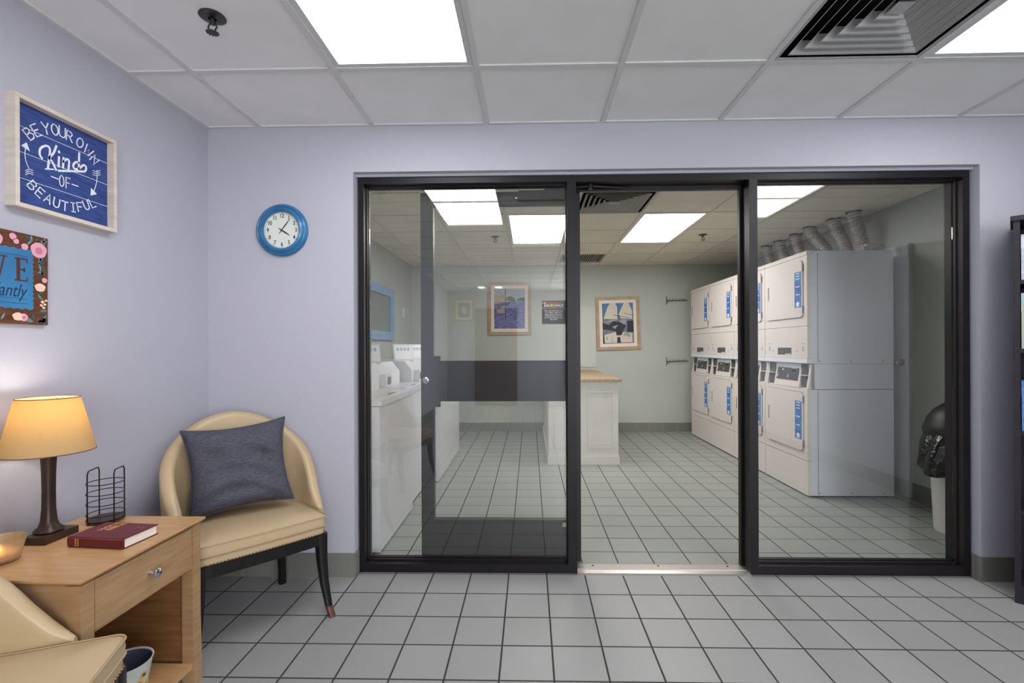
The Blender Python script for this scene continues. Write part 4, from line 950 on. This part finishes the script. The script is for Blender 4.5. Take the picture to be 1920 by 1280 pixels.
    pieces('display_window', 'black', dp, [(-.0038, -.003, .395, .455, .078, .100), (-.0036, -.003, .215, .275, .075, .098)], M)
    b = MB(); b.box(.0005, .002, .235, .455, 1.172, 1.235); rp = b.build('rating_plate', 'panel_dark', up); b = MB(); b.box(0, .0005, .24, .33, 1.174, 1.182); b.build('plate_strip', 'label_white', rp)
    pieces('small_decal', 'label_lilac', up, [(.0008, .002, yy - .014, yy + .014, 1.205, 1.245) for yy in (.06, .60)] + [(.0008, .002, yy - .03, yy + .03, 1.268, 1.274) for yy in (.06, .60)] + [(.0008, .002, yy - .012, yy + .012, 1.200, 1.212) for yy in (.15, .54)])
    # near side: seams and screws
    pieces('side_seam', 'seam', lo, [(.036, D, g - .0008, g, .888, .893), (.085, .089, g - .0008, g, 1.12, 2.02), (.085, .089, g - .0008, g, .02, .888)])
    for xx in (.10, .36, .62):
        for zz in (.035, 1.122): b = MB(); b.lathe([(.005, 0), (.004, .002), (.0003, .0025)], (xx, g, zz), 10, 'Y'); b.build('screw', 'sprinkler_metal', lo, True)
    return t
dl = ['stacked white dryer pair nearest the viewer, its grey side panel showing', 'second stacked dryer pair from the front, mostly behind the right door mullion', 'third stacked dryer pair from the front, second from the far wall', 'last stacked dryer pair against the far laundry wall']
d0 = make_dryer(3.862, dl[0])
d0.scale = (.97, 1, .977)
for k in (1, 2, 3):
    c = copy_tree(d0); c.location.y = 3.862 + .6865 * k; c['label'] = dl[k]

# flexible foil ducts
def duct(pts, r, label, collar=True):
    P = [Vector(p) for p in smooth3(pts, 10)]; L = 0; fine = []
    for a, c in zip(P, P[1:]):
        n = max(2, int((c - a).length / .0045))
        for i in range(n): fine.append(a.lerp(c, i / n))
    rad = [r + .0045 * math.sin(i * .0045 * 2 * PI / .022) for i in range(len(fine))]
    t = empty('foil_duct', pts[0], 0, label, 'duct', 'silver flexible dryer ducts'); o = Vector(pts[0])
    b = MB(); b.tube([p - o for p in fine], rad, 20); b.build('duct_hose', 'duct_foil', t, True)
    if collar: b = MB(); b.lathe([(r - .004, -.012), (r + .009, -.012), (r + .009, 0), (r - .004, 0)], (0, 0, 0), 24); b.build('duct_collar', 'dark_void', t)
def smooth3(p, k):
    out = []
    for i in range(len(p) - 1):
        p0, p1, p2, p3 = p[max(i - 1, 0)], p[i], p[i + 1], p[min(i + 2, len(p) - 1)]
        for q in range(k):
            s = q / k; out.append(tuple(.5 * (2 * p1[c] + (-p0[c] + p2[c]) * s + (2 * p0[c] - 5 * p1[c] + 4 * p2[c] - p3[c]) * s * s + (-p0[c] + 3 * p1[c] - 3 * p2[c] + p3[c]) * s ** 3) for c in (0, 1, 2)))
    out.append(p[-1]); return out
zt_ = H - .001
for (x, y), (x2, y2), l in [((2.865, 4.25), (2.93, 4.22), 'silver foil dryer duct nearest the viewer, rising straightest'), ((2.85, 4.50), (2.90, 4.38), 'second silver foil dryer duct from the front, slanting'), ((2.80, 4.80), (2.90, 4.62), 'third silver foil dryer duct from the front, leaning most'),
                            ((2.83, 5.10), (2.88, 5.05), 'fourth silver foil dryer duct from the front, short and upright'), ((2.82, 5.40), (2.88, 5.35), 'fifth silver foil dryer duct, just right of the door mullion'), ((2.81, 5.68), (2.87, 5.64), 'farthest visible silver foil dryer duct')]:
    duct([(x, y, zt_), (x + (x2 - x) * .2, y + (y2 - y) * .2, zt_ - .1), (x + (x2 - x) * .8, y + (y2 - y) * .85, 2.13), (x2, y2, 1.998)], .052, l)
duct([(2.76, 3.99, 2.020), (2.80, 3.98, 2.034), (2.87, 3.98, 2.034), (2.915, 4.0, 2.028)], .033, 'short silver foil duct lying on top of the nearest dryer', False)

# right wall door beyond the dryers, and dark stain panel
dr = struct(Box('door_3', 'door_paint', XR - .035, XR, 3.85, 4.73, 0.005, 2.04, bev=.003))
b = MB(); b.lathe([(.030, 0), (.030, .006), (.012, .010), (.010, .030), (.024, .040), (.028, .055), (.018, .066), (0, .068)], (0, 0, 0), 24, 'X'); o = b.build('door_handle', 'brass', dr, True, M=Matrix.Translation((XR - .035, 3.92, 1.085)) @ Matrix.Rotation(PI, 4, 'Z'))

# ------------------------------------------------------------ waste bin
t = empty('waste_bin', (2.815, 3.13, 0), 0, 'pale round waste bin with black lid and overhanging black bag by the right wall', 'waste bin')
b = MB(); b.lathe([(0, 0), (.150, 0), (.156, .006), (.158, .035), (.182, .62), (.190, .63), (.190, .66), (.180, .66), (.154, .02), (0, .02)], n=48); b.build('bin_body', 'bin_grey', t, True)
b = MB(); rings = []
n = 64; rnd = random.Random(4); ph = [rnd.uniform(0, 6.28) for _ in range(4)]
def fold(a): return .010 * math.sin(9 * a + ph[0]) + .007 * math.sin(17 * a + ph[1])
drop = lambda a: .16 + .10 * max(0, math.cos(a - 3.35)) ** 3 + .02 * math.sin(5 * a + ph[2])
for k in range(9):
    s = k / 8; ring = []
    for i in range(n):
        a = 2 * PI * i / n; flare = .11 * max(0, math.cos(a - 3.35)) ** 6
        r = .194 + fold(a) * min(1, s * 2.5) + .006 + .012 * math.sin(PI * s) + flare * s; ring.append((r * math.cos(a), r * math.sin(a), .668 - drop(a) * s))
    rings.append(ring)
b.loft(rings, cap=False); b.build('bin_bag', 'bag', t, True)
b = MB(); b.lathe([(.212, .640), (.218, .672), (.205, .70), (.192, .745), (.155, .80), (.10, .845), (.0, .86)], n=48); b.lathe([(.205, .645), (.205, .69), (0, .69)], n=24); b.build('bin_lid', 'bin_lid', t, True)
